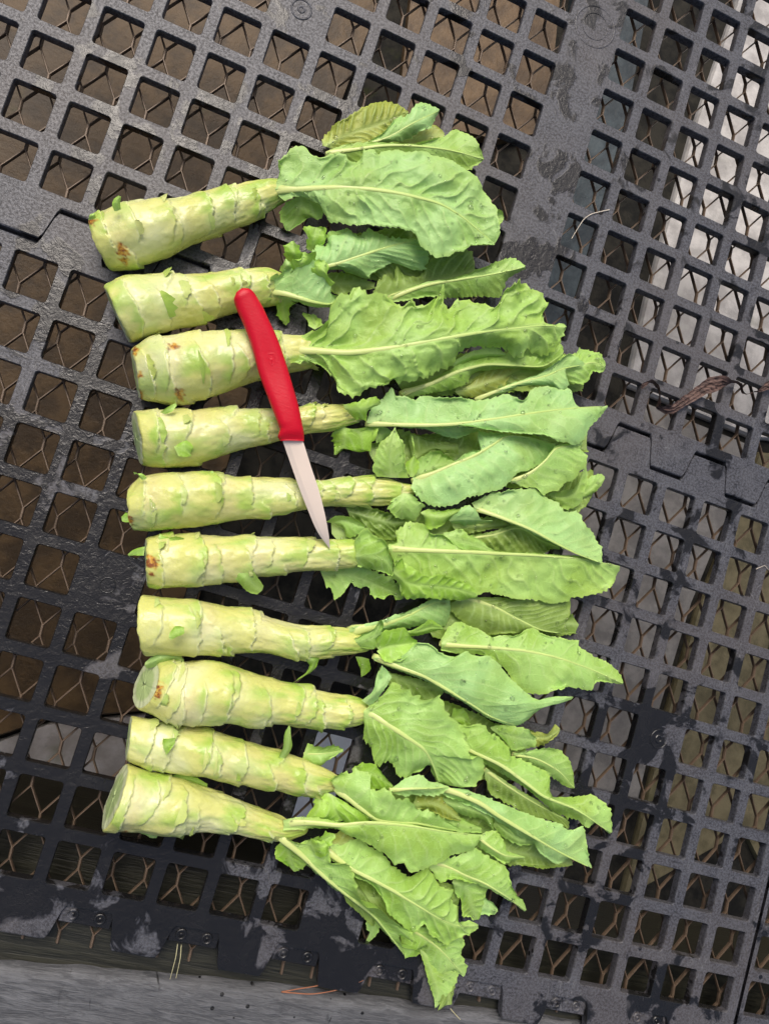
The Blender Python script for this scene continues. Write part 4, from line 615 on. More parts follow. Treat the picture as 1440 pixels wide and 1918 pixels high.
def obj(name, me, mat, parent=None, **props):
    o = bpy.data.objects.new(name, me); col.objects.link(o)
    if mat is not None: me.materials.append(mat)
    if parent is not None: o.parent = parent
    for k, v in props.items(): o[k] = v
    return o
def empty(name, loc, **props):
    o = bpy.data.objects.new(name, None); col.objects.link(o); o.location = loc; o.empty_display_size = .02
    for k, v in props.items(): o[k] = v
    return o
def gridF(n, m, wrap=False):
    i, j = np.meshgrid(np.arange(n - 1), np.arange(m if wrap else m - 1), indexing='ij')
    j2 = (j + 1) % m
    return np.stack([i * m + j, (i + 1) * m + j, (i + 1) * m + j2, i * m + j2], -1).reshape(-1, 4)
class MB:
    def __init__(s): s.v = []; s.f = []; s.n = 0
    def add(s, V, F):
        V = np.asarray(V, float); s.v.append(V); s.f += [tuple(int(q) + s.n for q in f) for f in F]; s.n += len(V)
    def box(s, x0, x1, y0, y1, z0, z1, b=0.0):
        if b <= 0:
            V = [(x, y, z) for z in (z0, z1) for y in (y0, y1) for x in (x0, x1)]
            s.add(V, [(0, 2, 3, 1), (4, 5, 7, 6), (0, 1, 5, 4), (2, 6, 7, 3), (0, 4, 6, 2), (1, 3, 7, 5)])
        else:
            L = []
            for (d, z) in ((0, z0), (0, z1 - b), (b, z1)):
                L.append([(x0 + d, y0 + d, z), (x1 - d, y0 + d, z), (x1 - d, y1 - d, z), (x0 + d, y1 - d, z)])
            V = sum(L, []); F = [(3, 2, 1, 0), (8, 9, 10, 11)]
            for k in (0, 4):
                for q in range(4): F.append((k + q, k + (q + 1) % 4, k + 4 + (q + 1) % 4, k + 4 + q))
            s.add(V, F)
    def tube(s, pts, rad, n=8, cap=True):
        P = np.asarray(pts, float); k = len(P); T = np.gradient(P, axis=0); T /= np.linalg.norm(T, axis=1)[:, None] + 1e-12
        rad = np.broadcast_to(np.asarray(rad, float), (k,))
        up = np.array([0, 0, 1.0]); A = np.cross(T, up); ln = np.linalg.norm(A, axis=1)[:, None]
        A = np.where(ln < 1e-3, np.array([[1.0, 0, 0]]), A / (ln + 1e-12)); B = np.cross(T, A)
        th = np.arange(n) / n * 2 * np.pi
        V = (P[:, None] + rad[:, None, None] * (np.cos(th)[None, :, None] * A[:, None] + np.sin(th)[None, :, None] * B[:, None])).reshape(-1, 3)
        F = [tuple(f) for f in gridF(k, n, True)]
        if cap: F += [tuple(range(n))[::-1], tuple(range((k - 1) * n, k * n))]
        s.add(V, F)
    def cyl(s, x, y, z0, z1, r, n=16, r1=None):
        th = np.arange(n) / n * 2 * np.pi; r1 = r if r1 is None else r1
        V = [(x + r * math.cos(t), y + r * math.sin(t), z0) for t in th] + [(x + r1 * math.cos(t), y + r1 * math.sin(t), z1) for t in th]
        s.add(V, [(q, (q + 1) % n, n + (q + 1) % n, n + q) for q in range(n)] + [tuple(range(n, 2 * n)), tuple(range(n))[::-1]])
    def ring(s, x, y, z, r, t, n=36, h=None):
        h = t * .5 if h is None else h
        th = np.arange(n) / n * 2 * np.pi; V = []
        for (dr, dz) in ((-t, 0), (-t * .5, h), (t * .5, h), (t, 0)):
            V += [(x + (r + dr) * math.cos(a), y + (r + dr) * math.sin(a), z + dz) for a in th]
        F = []
        for k in range(3):
            for q in range(n): F.append((k * n + q, (k + 1) * n + q, (k + 1) * n + (q + 1) % n, k * n + (q + 1) % n))
        s.add(V, [f[::-1] for f in F])
    def mesh(s, name, smooth=False): return mesh(name, np.concatenate(s.v), s.f, smooth)

# ------------------------------------------------------------------ material helpers
class NT:
    def __init__(s, name):
        s.m = bpy.data.materials.new(name); s.m.use_nodes = True; s.t = s.m.node_tree; s.t.nodes.clear()
        s.out = s.n('ShaderNodeOutputMaterial')
    def n(s, typ, **kw):
        nd = s.t.nodes.new(typ)
        for k, v in kw.items(): setattr(nd, k, v)
        return nd
    def set(s, sock, v):
        if hasattr(v, 'is_linked'): s.t.links.new(v, sock)
        elif isinstance(v, (tuple, list)) and len(v) == 3 and len(sock.default_value) == 4: sock.default_value = (*v, 1)
        else: sock.default_value = v
    def co(s): return s.n('ShaderNodeTexCoord').outputs['Object']
    def mapping(s, vec, sc=(1, 1, 1), rot=(0, 0, 0), loc=(0, 0, 0)):
        m = s.n('ShaderNodeMapping'); s.set(m.inputs[0], vec); m.inputs['Scale'].default_value = sc; m.inputs['Rotation'].default_value = rot; m.inputs['Location'].default_value = loc
        return m.outputs[0]
    def noise(s, vec, scale, detail=4, rough=.55, dist=0.0):
        n = s.n('ShaderNodeTexNoise'); s.set(n.inputs['Vector'], vec); n.inputs['Scale'].default_value = scale
        n.inputs['Detail'].default_value = detail; n.inputs['Roughness'].default_value = rough; n.inputs['Distortion'].default_value = dist
        return n.outputs['Fac']
    def voro(s, vec, scale, feature='F1', rnd=1.0):
        n = s.n('ShaderNodeTexVoronoi', feature=feature); s.set(n.inputs['Vector'], vec); n.inputs['Scale'].default_value = scale
        n.inputs['Randomness'].default_value = rnd
        return n.outputs['Distance']
    def math(s, op, a, b=0.0, clamp=False):
        n = s.n('ShaderNodeMath', operation=op, use_clamp=clamp); s.set(n.inputs[0], a); s.set(n.inputs[1], b); return n.outputs[0]
    def ramp(s, f, a, b):   # linear step a..b -> 0..1
        n = s.n('ShaderNodeMapRange', clamp=True, interpolation_type='SMOOTHSTEP'); s.set(n.inputs['Value'], f)
        n.inputs['From Min'].default_value = a; n.inputs['From Max'].default_value = b; return n.outputs[0]
    def mix(s, f, a, b, blend='MIX'):
        n = s.n('ShaderNodeMix', data_type='RGBA', blend_type=blend, clamp_factor=True); s.set(n.inputs[0], f); s.set(n.inputs[6], a); s.set(n.inputs[7], b); return n.outputs[2]
    def mixf(s, f, a, b):
        n = s.n('ShaderNodeMix', data_type='FLOAT', clamp_factor=True); s.set(n.inputs[0], f); s.set(n.inputs[2], a); s.set(n.inputs[3], b); return n.outputs[0]
    def bump(s, h, strength, dist, nrm=None):
        n = s.n('ShaderNodeBump'); s.set(n.inputs['Height'], h); n.inputs['Strength'].default_value = strength; n.inputs['Distance'].default_value = dist
        if nrm is not None: s.set(n.inputs['Normal'], nrm)
        return n.outputs[0]
    def attr(s, name):
        a = s.n('ShaderNodeAttribute', attribute_name=name); sp = s.n('ShaderNodeSeparateColor'); s.t.links.new(a.outputs['Color'], sp.inputs[0])
        return sp.outputs[0], sp.outputs[1], sp.outputs[2], a.outputs['Alpha']
    def bsdf(s, color, rough=.5, spec=.5, metal=0.0, nrm=None, **kw):
        b = s.n('ShaderNodeBsdfPrincipled'); s.set(b.inputs['Base Color'], color); s.set(b.inputs['Roughness'], rough)
        s.set(b.inputs['Specular IOR Level'], spec); s.set(b.inputs['Metallic'], metal)
        if nrm is not None: s.set(b.inputs['Normal'], nrm)
        for k, v in kw.items(): s.set(b.inputs[k.replace('_', ' ')], v)
        return b.outputs[0]
    def done(s, sh): s.t.links.new(sh, s.out.inputs[0]); return s.m

# ---- black plastic: dusty grey where dry, dark and glossy where wet, scratched
def plastic():
    k = NT('black_plastic'); c = k.co()
    big = k.noise(c, 9, 3, .55); mid = k.noise(c, 32, 4, .6, .6); fine = k.noise(c, 480, 3, .7); sp = k.noise(c, 1300, 1, .5)
    # wetness grows round the washed stalks
    d = k.n('ShaderNodeVectorMath', operation='DISTANCE'); k.set(d.inputs[0], c); d.inputs[1].default_value = (0.20, -0.47, 0)
    near = k.ramp(d.outputs['Value'], .50, .06)
    w = k.math('ADD', k.math('ADD', k.math('MULTIPLY', mid, .55), k.math('MULTIPLY', big, .5)), k.math('MULTIPLY', near, .155))
    # drying edge: sharp borders and splashes
    spl_ = k.voro(c, 75); spot = k.math('MULTIPLY', k.ramp(spl_, .19, .14), k.ramp(k.noise(c, 11, 2), .56, .64))
    wet = k.math('MAXIMUM', k.ramp(w, .562, .602), spot, True)
    dust = k.ramp(k.noise(c, 60, 5, .65), .30, .70)
    grain = k.ramp(k.math('ADD', k.math('MULTIPLY', fine, .7), k.math('MULTIPLY', sp, .3)), .40, .60)
    dry = k.mix(grain, (.013, .013, .016), (.086, .089, .106))  # faint blue of the reflected sky is put into the dry colour
    dry = k.mix(k.math('MULTIPLY', dust, .42), dry, (.108, .111, .124))
    brown = k.ramp(k.noise(c, 5.5, 2, .5), .42, .62)
    dry = k.mix(k.math('MULTIPLY', brown, .22), dry, (.10, .080, .066))
    scr = k.ramp(k.voro(k.mapping(c, (260, 30, 60), (0, 0, .9)), 1, 'DISTANCE_TO_EDGE'), .03, .0)
    scr = k.math('MULTIPLY', scr, k.ramp(k.noise(c, 14, 2), .50, .64))
    dry = k.mix(k.math('MULTIPLY', scr, .35), dry, (.24, .24, .24))
    colr = k.mix(wet, dry, (.010, .010, .011))
    rough = k.mixf(wet, k.mixf(grain, .55, .36), k.mixf(k.ramp(mid, .4, .7), .16, .34))
    h = k.math('ADD', k.math('MULTIPLY', fine, k.mixf(wet, 1.0, .25)), k.math('MULTIPLY', sp, .4))
    n1 = k.bump(h, .55, .0006)
    rip = k.bump(k.math('MULTIPLY', k.noise(c, 190, 3, .6, 1.0), wet), .45, .0012, n1)
    return k.done(k.bsdf(colr, rough, .46, nrm=rip))
def wood(name, a, b, along=(1, 14, 14), rot=0, rough=(.5, .8), sc=14, wetm=.0, nb=.5):
    k = NT(name); c = k.mapping(k.co(), along, (0, 0, rot))
    g = k.noise(c, sc, 6, .65, 1.2); g2 = k.noise(c, sc * 5, 4, .6, .4)
    f = k.math('ADD', k.math('MULTIPLY', g, .7), k.math('MULTIPLY', g2, .3))
    cc = k.mix(k.ramp(f, .34, .66), a, b)
    w = k.math('MAXIMUM', k.ramp(k.noise(k.mapping(k.co(), (2.2, 1, 1)), 22, 3, .5, .8), .66, .72), k.math('MULTIPLY', k.ramp(k.voro(k.co(), 70), .14, .10), k.ramp(k.noise(k.co(), 9), .5, .56)))
    cc = k.mix(k.math('MULTIPLY', k.ramp(k.noise(k.co(), 30, 5, .7), .35, .7), .5), cc, tuple(v * .5 for v in b))
    cc = k.mix(k.math('MULTIPLY', w, wetm), cc, tuple(v * .12 for v in a))
    return k.done(k.bsdf(cc, k.mixf(k.math('MULTIPLY', w, wetm), k.mixf(f, *rough), .12), .4, nrm=k.bump(f, nb, .002)))
def stone(name, a, b, rough=.7, sc=22, spec=.3):
    k = NT(name); c = k.co(); n = k.noise(c, sc, 8, .65); n2 = k.noise(c, 4, 3, .5); n3 = k.noise(c, 180, 3, .6)
    cc = k.mix(k.ramp(n, .38, .62), a, b); cc = k.mix(k.math('MULTIPLY', k.ramp(n2, .48, .75), .5), cc, tuple(v * .55 for v in a))
    moss = k.ramp(k.noise(c, 7, 4, .6), .66, .74)
    cc = k.mix(k.math('MULTIPLY', moss, .5), cc, (.05, .06, .012))
    return k.done(k.bsdf(cc, rough, spec, nrm=k.bump(k.math('ADD', n, k.math('MULTIPLY', n3, .4)), .5, .003)))
def simple(name, c, rough=.5, spec=.4, metal=0, ns=60, var=.35, bump=.2, **kw):
    k = NT(name); co = k.co(); n = k.noise(co, ns, 4, .6)
    cc = k.mix(n, tuple(v * (1 - var) for v in c), tuple(min(1, v * (1 + var)) for v in c))
    return k.done(k.bsdf(cc, rough, spec, metal, nrm=k.bump(k.noise(co, ns * 8, 3), bump, .0008), **kw))
LEAFCOL = {   # low, high, edge
    'mint':   ((.330, .570, .150), (.400, .680, .240), (.45, .69, .18)),
    'lime':   ((.315, .530, .080), (.395, .650, .165), (.46, .68, .14)),
    'olive':  ((.240, .300, .035), (.420, .480, .090), (.42, .52, .08)),
    'dark':   ((.150, .260, .040), (.280, .420, .085), (.32, .46, .08)),  # darker green, with the shade among the lower leaves put into the colour
    'bright': ((.260, .500, .035), (.400, .680, .095), (.46, .70, .11))}
def leafmat(nm):
    lo, hi, ed = LEAFCOL[nm]
    k = NT('leaf_' + nm); c = k.co(); vein, edge, patch, _ = k.attr('mask')
    info = k.n('ShaderNodeObjectInfo').outputs['Random']
    n1 = k.noise(c, 38, 4, .6, .5); n2 = k.noise(c, 150, 3, .6)
    f = k.ramp(k.math('ADD', k.math('MULTIPLY', n1, .6), k.math('MULTIPLY', patch, .5)), .30, .78)
    cc = k.mix(f, lo, hi)
    cc = k.mix(k.math('MULTIPLY', k.ramp(k.noise(c, 22, 2, .5), .5, .7), .28), cc, tuple(a * .55 + b * .45 for a, b in zip(ed, (.42, .46, .09))))
    wv = k.n('ShaderNodeTexNoise'); k.set(wv.inputs['Vector'], c); wv.inputs['Scale'].default_value = 140; wv.inputs['Detail'].default_value = 2
    sc_ = k.n('ShaderNodeVectorMath', operation='MULTIPLY_ADD'); k.set(sc_.inputs[0], wv.outputs['Color']); sc_.inputs[1].default_value = (.007, .007, 0); k.set(sc_.inputs[2], k.mapping(c, (1, 1, .2)))
    v1 = k.ramp(k.voro(sc_.outputs[0], 150, 'DISTANCE_TO_EDGE', 1.0), .07, .0); v2 = k.ramp(k.voro(sc_.outputs[0], 420, 'DISTANCE_TO_EDGE', 1.0), .09, .0)
    net = k.math('ADD', k.math('MULTIPLY', v1, .7), k.math('MULTIPLY', v2, .35), True)
    cc = k.mix(k.math('MULTIPLY', net, .26), cc, tuple(min(1, v * 1.35 + .05) for v in hi))
    cc = k.mix(k.math('MULTIPLY', vein, .75), cc, (.54, .73, .28))
    cc = k.mix(k.math('MULTIPLY', edge, .5), cc, ed)
    cc = k.mix(k.math('MULTIPLY', k.math('SUBTRACT', info, .5), .30), cc, (.44, .56, .13))
    br = k.math('MULTIPLY', k.ramp(k.noise(c, 130, 3, .6), .70, .76), k.ramp(k.noise(c, 17, 2), .55, .65))
    cc = k.mix(k.math('MULTIPLY', br, .6), cc, (.22, .16, .04))
    hb = k.math('ADD', k.math('MULTIPLY', net, .5), k.math('ADD', k.math('MULTIPLY', n2, .7), k.math('MULTIPLY', k.noise(c, 70, 3), .9)))
    nr = k.bump(hb, .30, .0014)
    p = k.bsdf(cc, k.mixf(n2, .30, .55), .42, nrm=nr)
    tr = k.n('ShaderNodeBsdfTranslucent'); k.set(tr.inputs[0], k.mix(.5, cc, (.50, .62, .06))); k.set(tr.inputs[1], nr)
    mx = k.n('ShaderNodeMixShader'); mx.inputs[0].default_value = .18; k.t.links.new(p, mx.inputs[1]); k.t.links.new(tr.outputs[0], mx.inputs[2])
    return k.done(mx.outputs[0])
def stemmat():
    k = NT('stalk_flesh'); c = k.co(); g, wht, rust, pink = k.attr('mask')
    n1 = k.noise(c, 55, 4, .6); n2 = k.noise(c, 320, 3, .6)
    cc = k.mix(k.ramp(k.math('ADD', k.math('MULTIPLY', g, .75), k.math('MULTIPLY', k.math('SUBTRACT', n1, .5), .5)), .1, .9), (.590, .605, .185), (.345, .515, .080))
    cc = k.mix(wht, cc, (.68, .71, .38))
    cc = k.mix(k.math('MULTIPLY', pink, .4), cc, (.66, .52, .33))
    cc = k.mix(rust, cc, k.mix(k.ramp(n2, .4, .6), (.55, .30, .04), (.22, .07, .02)))
    nr = k.bump(k.math('ADD', n2, k.math('MULTIPLY', n1, 1.5)), .35, .0010)
    return k.done(k.bsdf(cc, k.mixf(k.noise(c, 90, 3), .16, .42), .45, nrm=nr, Subsurface_Weight=.25, Subsurface_Radius=(.006, .006, .002), Subsurface_Scale=1.0))
def capmat():
    k = NT('cut_face'); r, _, _, _ = k.attr('mask'); c = k.co()
    cc = k.mix(k.ramp(k.math('ADD', r, k.math('MULTIPLY', k.math('SUBTRACT', k.noise(c, 160, 3), .5), .15)), .62, .80), (.42, .54, .22), (.60, .66, .38))
    return k.done(k.bsdf(cc, .22, .5, nrm=k.bump(k.noise(c, 420, 3), .3, .001)))
def ribmat():
    k = NT('leaf_midrib'); c = k.co(); n = k.noise(k.mapping(c, (40, 160, 160), (0, 0, .1)), 1, 4)
    t, _, _, _ = k.attr('mask')
    cc = k.mix(t, k.mix(n, (.54, .62, .19), (.62, .69, .28)), k.mix(n, (.40, .60, .13), (.50, .68, .21)))
    return k.done(k.bsdf(cc, .35, .45, nrm=k.bump(n, .3, .0008)))
def watermat():
    k = NT('water'); return k.done(k.bsdf((1, 1, 1), .02, .5, Transmission_Weight=1.0, IOR=1.33))
M = dict(plastic=plastic(), stalk=stemmat(), cap=capmat(), rib=ribmat(), water=watermat())
for q in LEAFCOL: M[q] = leafmat(q)
M['wire'] = simple('bronze_wire', (.125, .088, .060), .45, .5, .2, 120, .5, .4)
M['soil'] = stone('shaded_soil', (.010, .010, .009), (.030, .028, .022), .9, 30, .2)  # near-black: deep shade under the bench is put into the soil colour

# ================================================================== ground under the bench
obj('ground', mesh('ground', [(-3, -3.5, -.42), (4, -3.5, -.42), (4, 3, -.42), (-3, 3, -.42)], [(0, 1, 2, 3)], False), M['soil'], kind='structure')
SL = {'brown_a': stone('brown_slab', (.042, .024, .008), (.100, .059, .022), .5), 'grey_b': stone('grey_slab', (.20, .18, .165), (.30, .28, .265), .35),
      'brown_c': stone('brown_slab_b', (.07, .042, .019), (.14, .088, .042), .5), 'teal_d': stone('slate', (.025, .035, .042), (.06, .08, .09), .5),
      'pale_e': stone('pale_concrete', (.36, .345, .33), (.56, .54, .515), .7), 'grey_g': stone('grey_concrete', (.17, .16, .15), (.27, .255, .235), .55),
      'olive_f': stone('olive_concrete', (.11, .095, .05), (.20, .17, .095), .6), 'white_h': stone('white_piece', (.70, .72, .75), (.80, .82, .85), .4)}  # last entry: a bright white piece beneath the lower stalks
def slab(key, z):
    P = np.array(SLABS[key]) / 1000; n = len(P); mb = MB(); c = P.mean(0)
    a = 0.5 * np.sum(P[:, 0] * np.roll(P[:, 1], -1) - np.roll(P[:, 0], -1) * P[:, 1])
    if a < 0: P = P[::-1]
    V = [(x, y, -.43) for x, y in P] + [(x, y, z - .006) for x, y in P] + [(*(c + (p - c) * .994), z) for p in P]
    F = [tuple(range(2 * n, 3 * n))]
    for q in range(n):
        r = (q + 1) % n; F += [(q, r, n + r, n + q), (n + q, n + r, 2 * n + r, 2 * n + q)]
    mb.add(V, F); obj('paving', mb.mesh('paving'), SL[key], kind='structure')
for q, key in enumerate(SLABS): slab(key, -.400 - .0015 * q)

# ================================================================== expanded metal mesh the panels lie on
def wiremesh():
    mb = MB(); z = -.0155; rot = R(-2.0); ca, sa = math.cos(rot), math.sin(rot)
    t1 = np.array([.305, .668]); t2 = np.array([-.305, .668]); bond = np.array([.01, .20])
    def W(g): x, y = g; return np.array([x * ca - y * sa, -(x * sa + y * ca)]) * U
    rnd = random.Random(4)
    base = np.array([1.42, 1.30])
    segs = []
    for a in range(-26, 46):
        for b in range(-26, 46):
            g = base + a * t1 + b * t2
            if not (-5.5 < g[0] < 25.5 and -10.5 < g[1] < 16.05): continue
            bot = g; A = g + t1 - bond; Bq = g + t2 - bond
            segs += [(bot, A, .018), (bot, Bq, .018), (A, A + bond, .030)]
    for (p, q, w) in segs:
        P, Q = W(p), W(q); d = (Q - P) / np.linalg.norm(Q - P); nn = np.array([-d[1], d[0]]) * w * U; e = .0008
        P = P - d * e; Q = Q + d * e; h = .0016
        zz = z + rnd.uniform(-.0002, .0002)
        V = []
        for X in (P, Q):
            for (k, dz) in ((-1, -h), (-1, h * .2), (-.45, h), (.45, h), (1, h * .2), (1, -h)): V.append((*(X + nn * k), zz + dz))
        mb.add(V, [(q, 6 + q, 6 + (q + 1) % 6, (q + 1) % 6) for q in range(6)])
    return mb.mesh('wire_mesh')
o = obj('wire_mesh', wiremesh(), M['wire'], label='brown expanded metal mesh showing through the holes under the black panels', category='wire mesh')

# ================================================================== bench panels
HALF, CR, TH = .378, .055, .0085
def hole_loop(h, r, n=5):
    L = []
    for q in range(4):
        cx, cy = [(1, 1), (-1, 1), (-1, -1), (1, -1)][q]
        for k in range(n):
            a = q * math.pi / 2 + k / (n - 1) * math.pi / 2
            L.append((cx * (h - r) + r * math.cos(a), cy * (h - r) + r * math.sin(a)))
    return np.array(L)
def cell_template():
    a = hole_loop(HALF + .016, CR + .016); b = hole_loop(HALF, CR); c = hole_loop(HALF + .006, CR)
    o = b * (.5 / np.max(np.abs(b), axis=1))[:, None]
    n = len(a); V = []
    for (l, z) in ((o, 0), (a, 0), (hole_loop(HALF + .005, CR + .006), -.0006), (b, -.0018), (c, -TH), (o, -TH)):
        V += [(x * U, y * U, z) for x, y in l]
    F = []
    for k in range(5):
        for q in range(n): F.append((k * n + q, k * n + (q + 1) % n, (k + 1) * n + (q + 1) % n, (k + 1) * n + q))
    return np.array(V), [f[::-1] for f in F]
CV, CF = cell_template(); CFa = np.array(CF)
def prof(i, lo, hi):   # zigzag joint: lo on (2k,2k+1), hi on (2k+1,2k+2)
    x = i % 2.0; s = .10
    t = sstep(1 - s, 1 + s, np.asarray(x)) - sstep(2 - s, 2 + s, np.asarray(x)) - sstep(-s, s, np.asarray(x)) + 1
    t = np.where(x < .5, 1 - sstep(-s, s, x), np.where(x < 1.5, sstep(1 - s, 1 + s, x), 1 - sstep(2 - s, 2 + s, x)))
    return lo + (hi - lo) * t
def edge_strip(mb, i0, i1, j0, e, sign):
    # solid strip between straight line j0 and the wavy edge e(i); sign +1 if the edge lies towards +j
    xs = np.unique(np.concatenate([np.arange(i0, i1 + 1e-6, .05), [i1]])); m = len(xs); ej = e(xs); V = []
    rows = ((np.full(m, j0), 0), (ej - sign * .035, 0), (ej - sign * .012, -.0005), (ej, -.0018), (ej, -TH), (np.full(m, j0), -TH))
    for (jj, z) in rows: V += [(x * U, -y * U, z) for x, y in zip(xs, jj)]
    F = [tuple(f) for f in gridF(6, m)]
    mb.add(V, F if sign < 0 else [f[::-1] for f in F])
def panel(name, cols, rows, solid, label, origin=(0, 0), extra=None):
    mb = MB(); Vs = []; Fs = []; n = 0
    for i in cols:
        for j in rows:
            if (i, j) in solid or i == 9:
                x, y = i * U, -j * U; h = U / 2
                Vs.append(np.array([(x - h, y - h, 0), (x + h, y - h, 0), (x + h, y + h, 0), (x - h, y + h, 0)]))
                mb.f.append((n, n + 1, n + 2, n + 3)); n += 4
            else:
                Vs.append(CV + np.array([i * U, -j * U, 0])); mb.f += [tuple(f) for f in (CFa + n).tolist()]; n += len(CV)
    mb.v = Vs; mb.n = n
    if extra: extra(mb)
    loc = Vector((cols[0] * U, -rows[0] * U, 0))
    e = empty(name, (0, 0, 0), label=label, category='bench panel', group='black plastic bench panels')
    obj('lattice', mb.mesh('lattice'), M['plastic'], e)
    return e
JL, JH = 3.66, 4.33; G = .036
FL, FH = 15.72, 16.35
def ex_up(mb):
    edge_strip(mb, -6.5, 26.5, 3.5, lambda x: prof(x, JL, JH) - G, +1)
def ex_low(mb):
    edge_strip(mb, -6.5, 18.5, 4.5, lambda x: prof(x, JL, JH) + G, -1)
    edge_strip(mb, -6.5, 18.5, 15.5, lambda x: prof(x, FL, FH), +1)
    mb.box(-6.5 * U, 18.5 * U, -4.40 * U, -3.60 * U, -.0110, -.0088)
    mb.box(18.501 * U, 18.62 * U, -16.33 * U, -4.36 * U, -TH, .0006, .0008)
def ex_right(mb):
    edge_strip(mb, 18.70, 26.5, 4.5, lambda x: prof(x, JL, JH) + G, -1)
    edge_strip(mb, 18.70, 26.5, 15.5, lambda x: prof(x, FL, FH), +1)
p_up = panel('plastic_grid_panel', range(-6, 27), range(-11, 4), {(3, -2)}, 'black plastic lattice panel above the zigzag joint, under the topmost stalk', extra=ex_up)
p_lo = panel('plastic_grid_panel', range(-6, 19), range(5, 16), {(3, 10), (15, 10)}, 'black plastic lattice panel below the zigzag joint, carrying the knife and most stalks', extra=ex_low)
# the panel at the right edge is set a little further right
mbR = MB(); nR = 0
for i in range(19, 27):
    for j in range(5, 16):
        mbR.add(CV + np.array([(i + .2) * U, -j * U, 0]), CF)
ex_right(mbR)
p_rt = empty('plastic_grid_panel', (0, 0, 0), label='black plastic lattice panel cut off by the lower right picture edge', category='bench panel', group='black plastic bench panels')
obj('lattice', mbR.mesh('lattice'), M['plastic'], p_rt)
def boss(parent, i, j, rads, h=.0004):
    mb = MB()
    for (r, t) in rads: mb.ring(i * U, -j * U, .0001, r * U, t * U, 40, h)
    obj('round_boss', mb.mesh('round_boss', True), M['plastic'], parent)
boss(p_up, 3, -2, ((.20, .02), (.06, .025)), .0006); boss(p_up, 9, -4.6, ((.47, .022), (.30, .012)), .0003)
boss(p_lo, 15, 10, ((.20, .02), (.07, .03)), .0007); boss(p_lo, 3, 10, ((.14, .015),), .0003)
for k in range(1, 12):
    i0 = 2 * k
    mb = MB(); mb.box((i0 + .03) * U, (i0 + .97) * U, -16.03 * U, -15.66 * U, -TH, -.0036, .0008)
    par = p_lo if i0 < 18 else p_rt
    fl = obj('joint_flange', mb.mesh('joint_flange'), M['plastic'], par)
    for di in (.25, .74):
        mb = MB(); mb.ring((i0 + di) * U, -15.87 * U, -.0036, .085 * U, .028 * U, 20, .0012); mb.cyl((i0 + di) * U, -15.87 * U, -.0060, -.0030, .035 * U, 12)
        obj('peg', mb.mesh('peg', True), M['plastic'], fl)

# ================================================================== timber at the front edge
M['wetwood'] = wood('wet_dark_wood', (.007, .008, .006), (.030, .030, .020), (1, 16, 16), R(4), (.3, .6), 12)
M['greywood'] = wood('weathered_grey_wood', (.045, .047, .052), (.145, .149, .158), (1, 6, 6), R(-5), (.45, .7), 34, 1.0, .9)
e = empty('bench_rail', (0, -16.5 * U, -.10), label='dark wet timber rail under the front edge of the bench', category='rail')
mb = MB(); mb.box(-.45, 1.2, -17.35 * U + 16.5 * U, -15.95 * U + 16.5 * U, -.07, .0835, .003)
obj('board', mb.mesh('board'), M['wetwood'], e)
mb = MB(); mb.box(-.45, 1.2, -15.88 * U + 16.5 * U, -14.9 * U + 16.5 * U, -.10, .055, .004); obj('board', mb.mesh('board'), M['wetwood'], e)
B = np.array(BEAM) / 1000
def beam():
    # long plank with a softly rounded, uneven front arris
    P0, P1, P2 = B[0], B[3], B[5]; n = 160; t = np.linspace(0, 1, n)
    ex = np.interp(t * (B[5, 0] - B[0, 0]) + B[0, 0], B[:6, 0], B[:6, 1]); x = B[0, 0] + t * (B[5, 0] - B[0, 0])
    ex = ex + .0012 * fbm(x * 40, x * 0, 0, 5, 3)
    rows = [(0, -.075), (0, -.016), (-.0015, -.011), (-.004, -.0085), (-.010, -.008)] + [(-d, -.008) for d in (.02, .03, .045, .06, .08, .11, .16, .26)] + [(-.26, -.075)]
    V = []
    for k, (dy, z) in enumerate(rows):
        zz = z + (.0012 * fbm(x * 9, np.full(n, dy * 70), 0, 9, 3) if 1 < k < len(rows) - 1 else 0)
        V += list(zip(x, ex + dy, np.broadcast_to(zz, (n,))))
    return mesh('grey_beam', V, gridF(len(rows), n))
o = obj('timber_beam', beam(), M['greywood'], label='weathered grey timber beam across the bottom left corner', category='beam')

# ================================================================== celtuce stalks
LAB = {1: 'topmost celtuce stalk with a rusty scar near its cut end, largest leaf on top',
       2: 'second celtuce stalk from the top, ragged white end, under the knife butt',
       3: 'thick knobbly celtuce stalk crossed by the middle of the red knife handle',
       4: 'celtuce stalk crossed by the front of the red handle where the blade begins',
       5: 'celtuce stalk crossed by the knife blade, long bare neck',
       6: 'celtuce stalk touched by the tip of the knife blade',
       7: 'celtuce stalk just below the knife tip, with a curled peel strip hanging under it',
       8: 'celtuce stalk with a round green cut face and orange spot, third from the bottom',
       9: 'celtuce stalk second from the bottom, with one small upright leaf on it',
       10: 'lowest celtuce stalk, wide slanted cut end, leaves drooping over the panel edge'}
roots = {}
for (pid, tilt, rows) in STEMS:
    r0 = np.array(rows[0]) / 1000
    roots[pid] = empty('celtuce', ((r0[0] + r0[2]) / 2, (r0[1] + r0[3]) / 2, 0), label=LAB[pid], category='celtuce', group='celtuce stalks laid in a row')

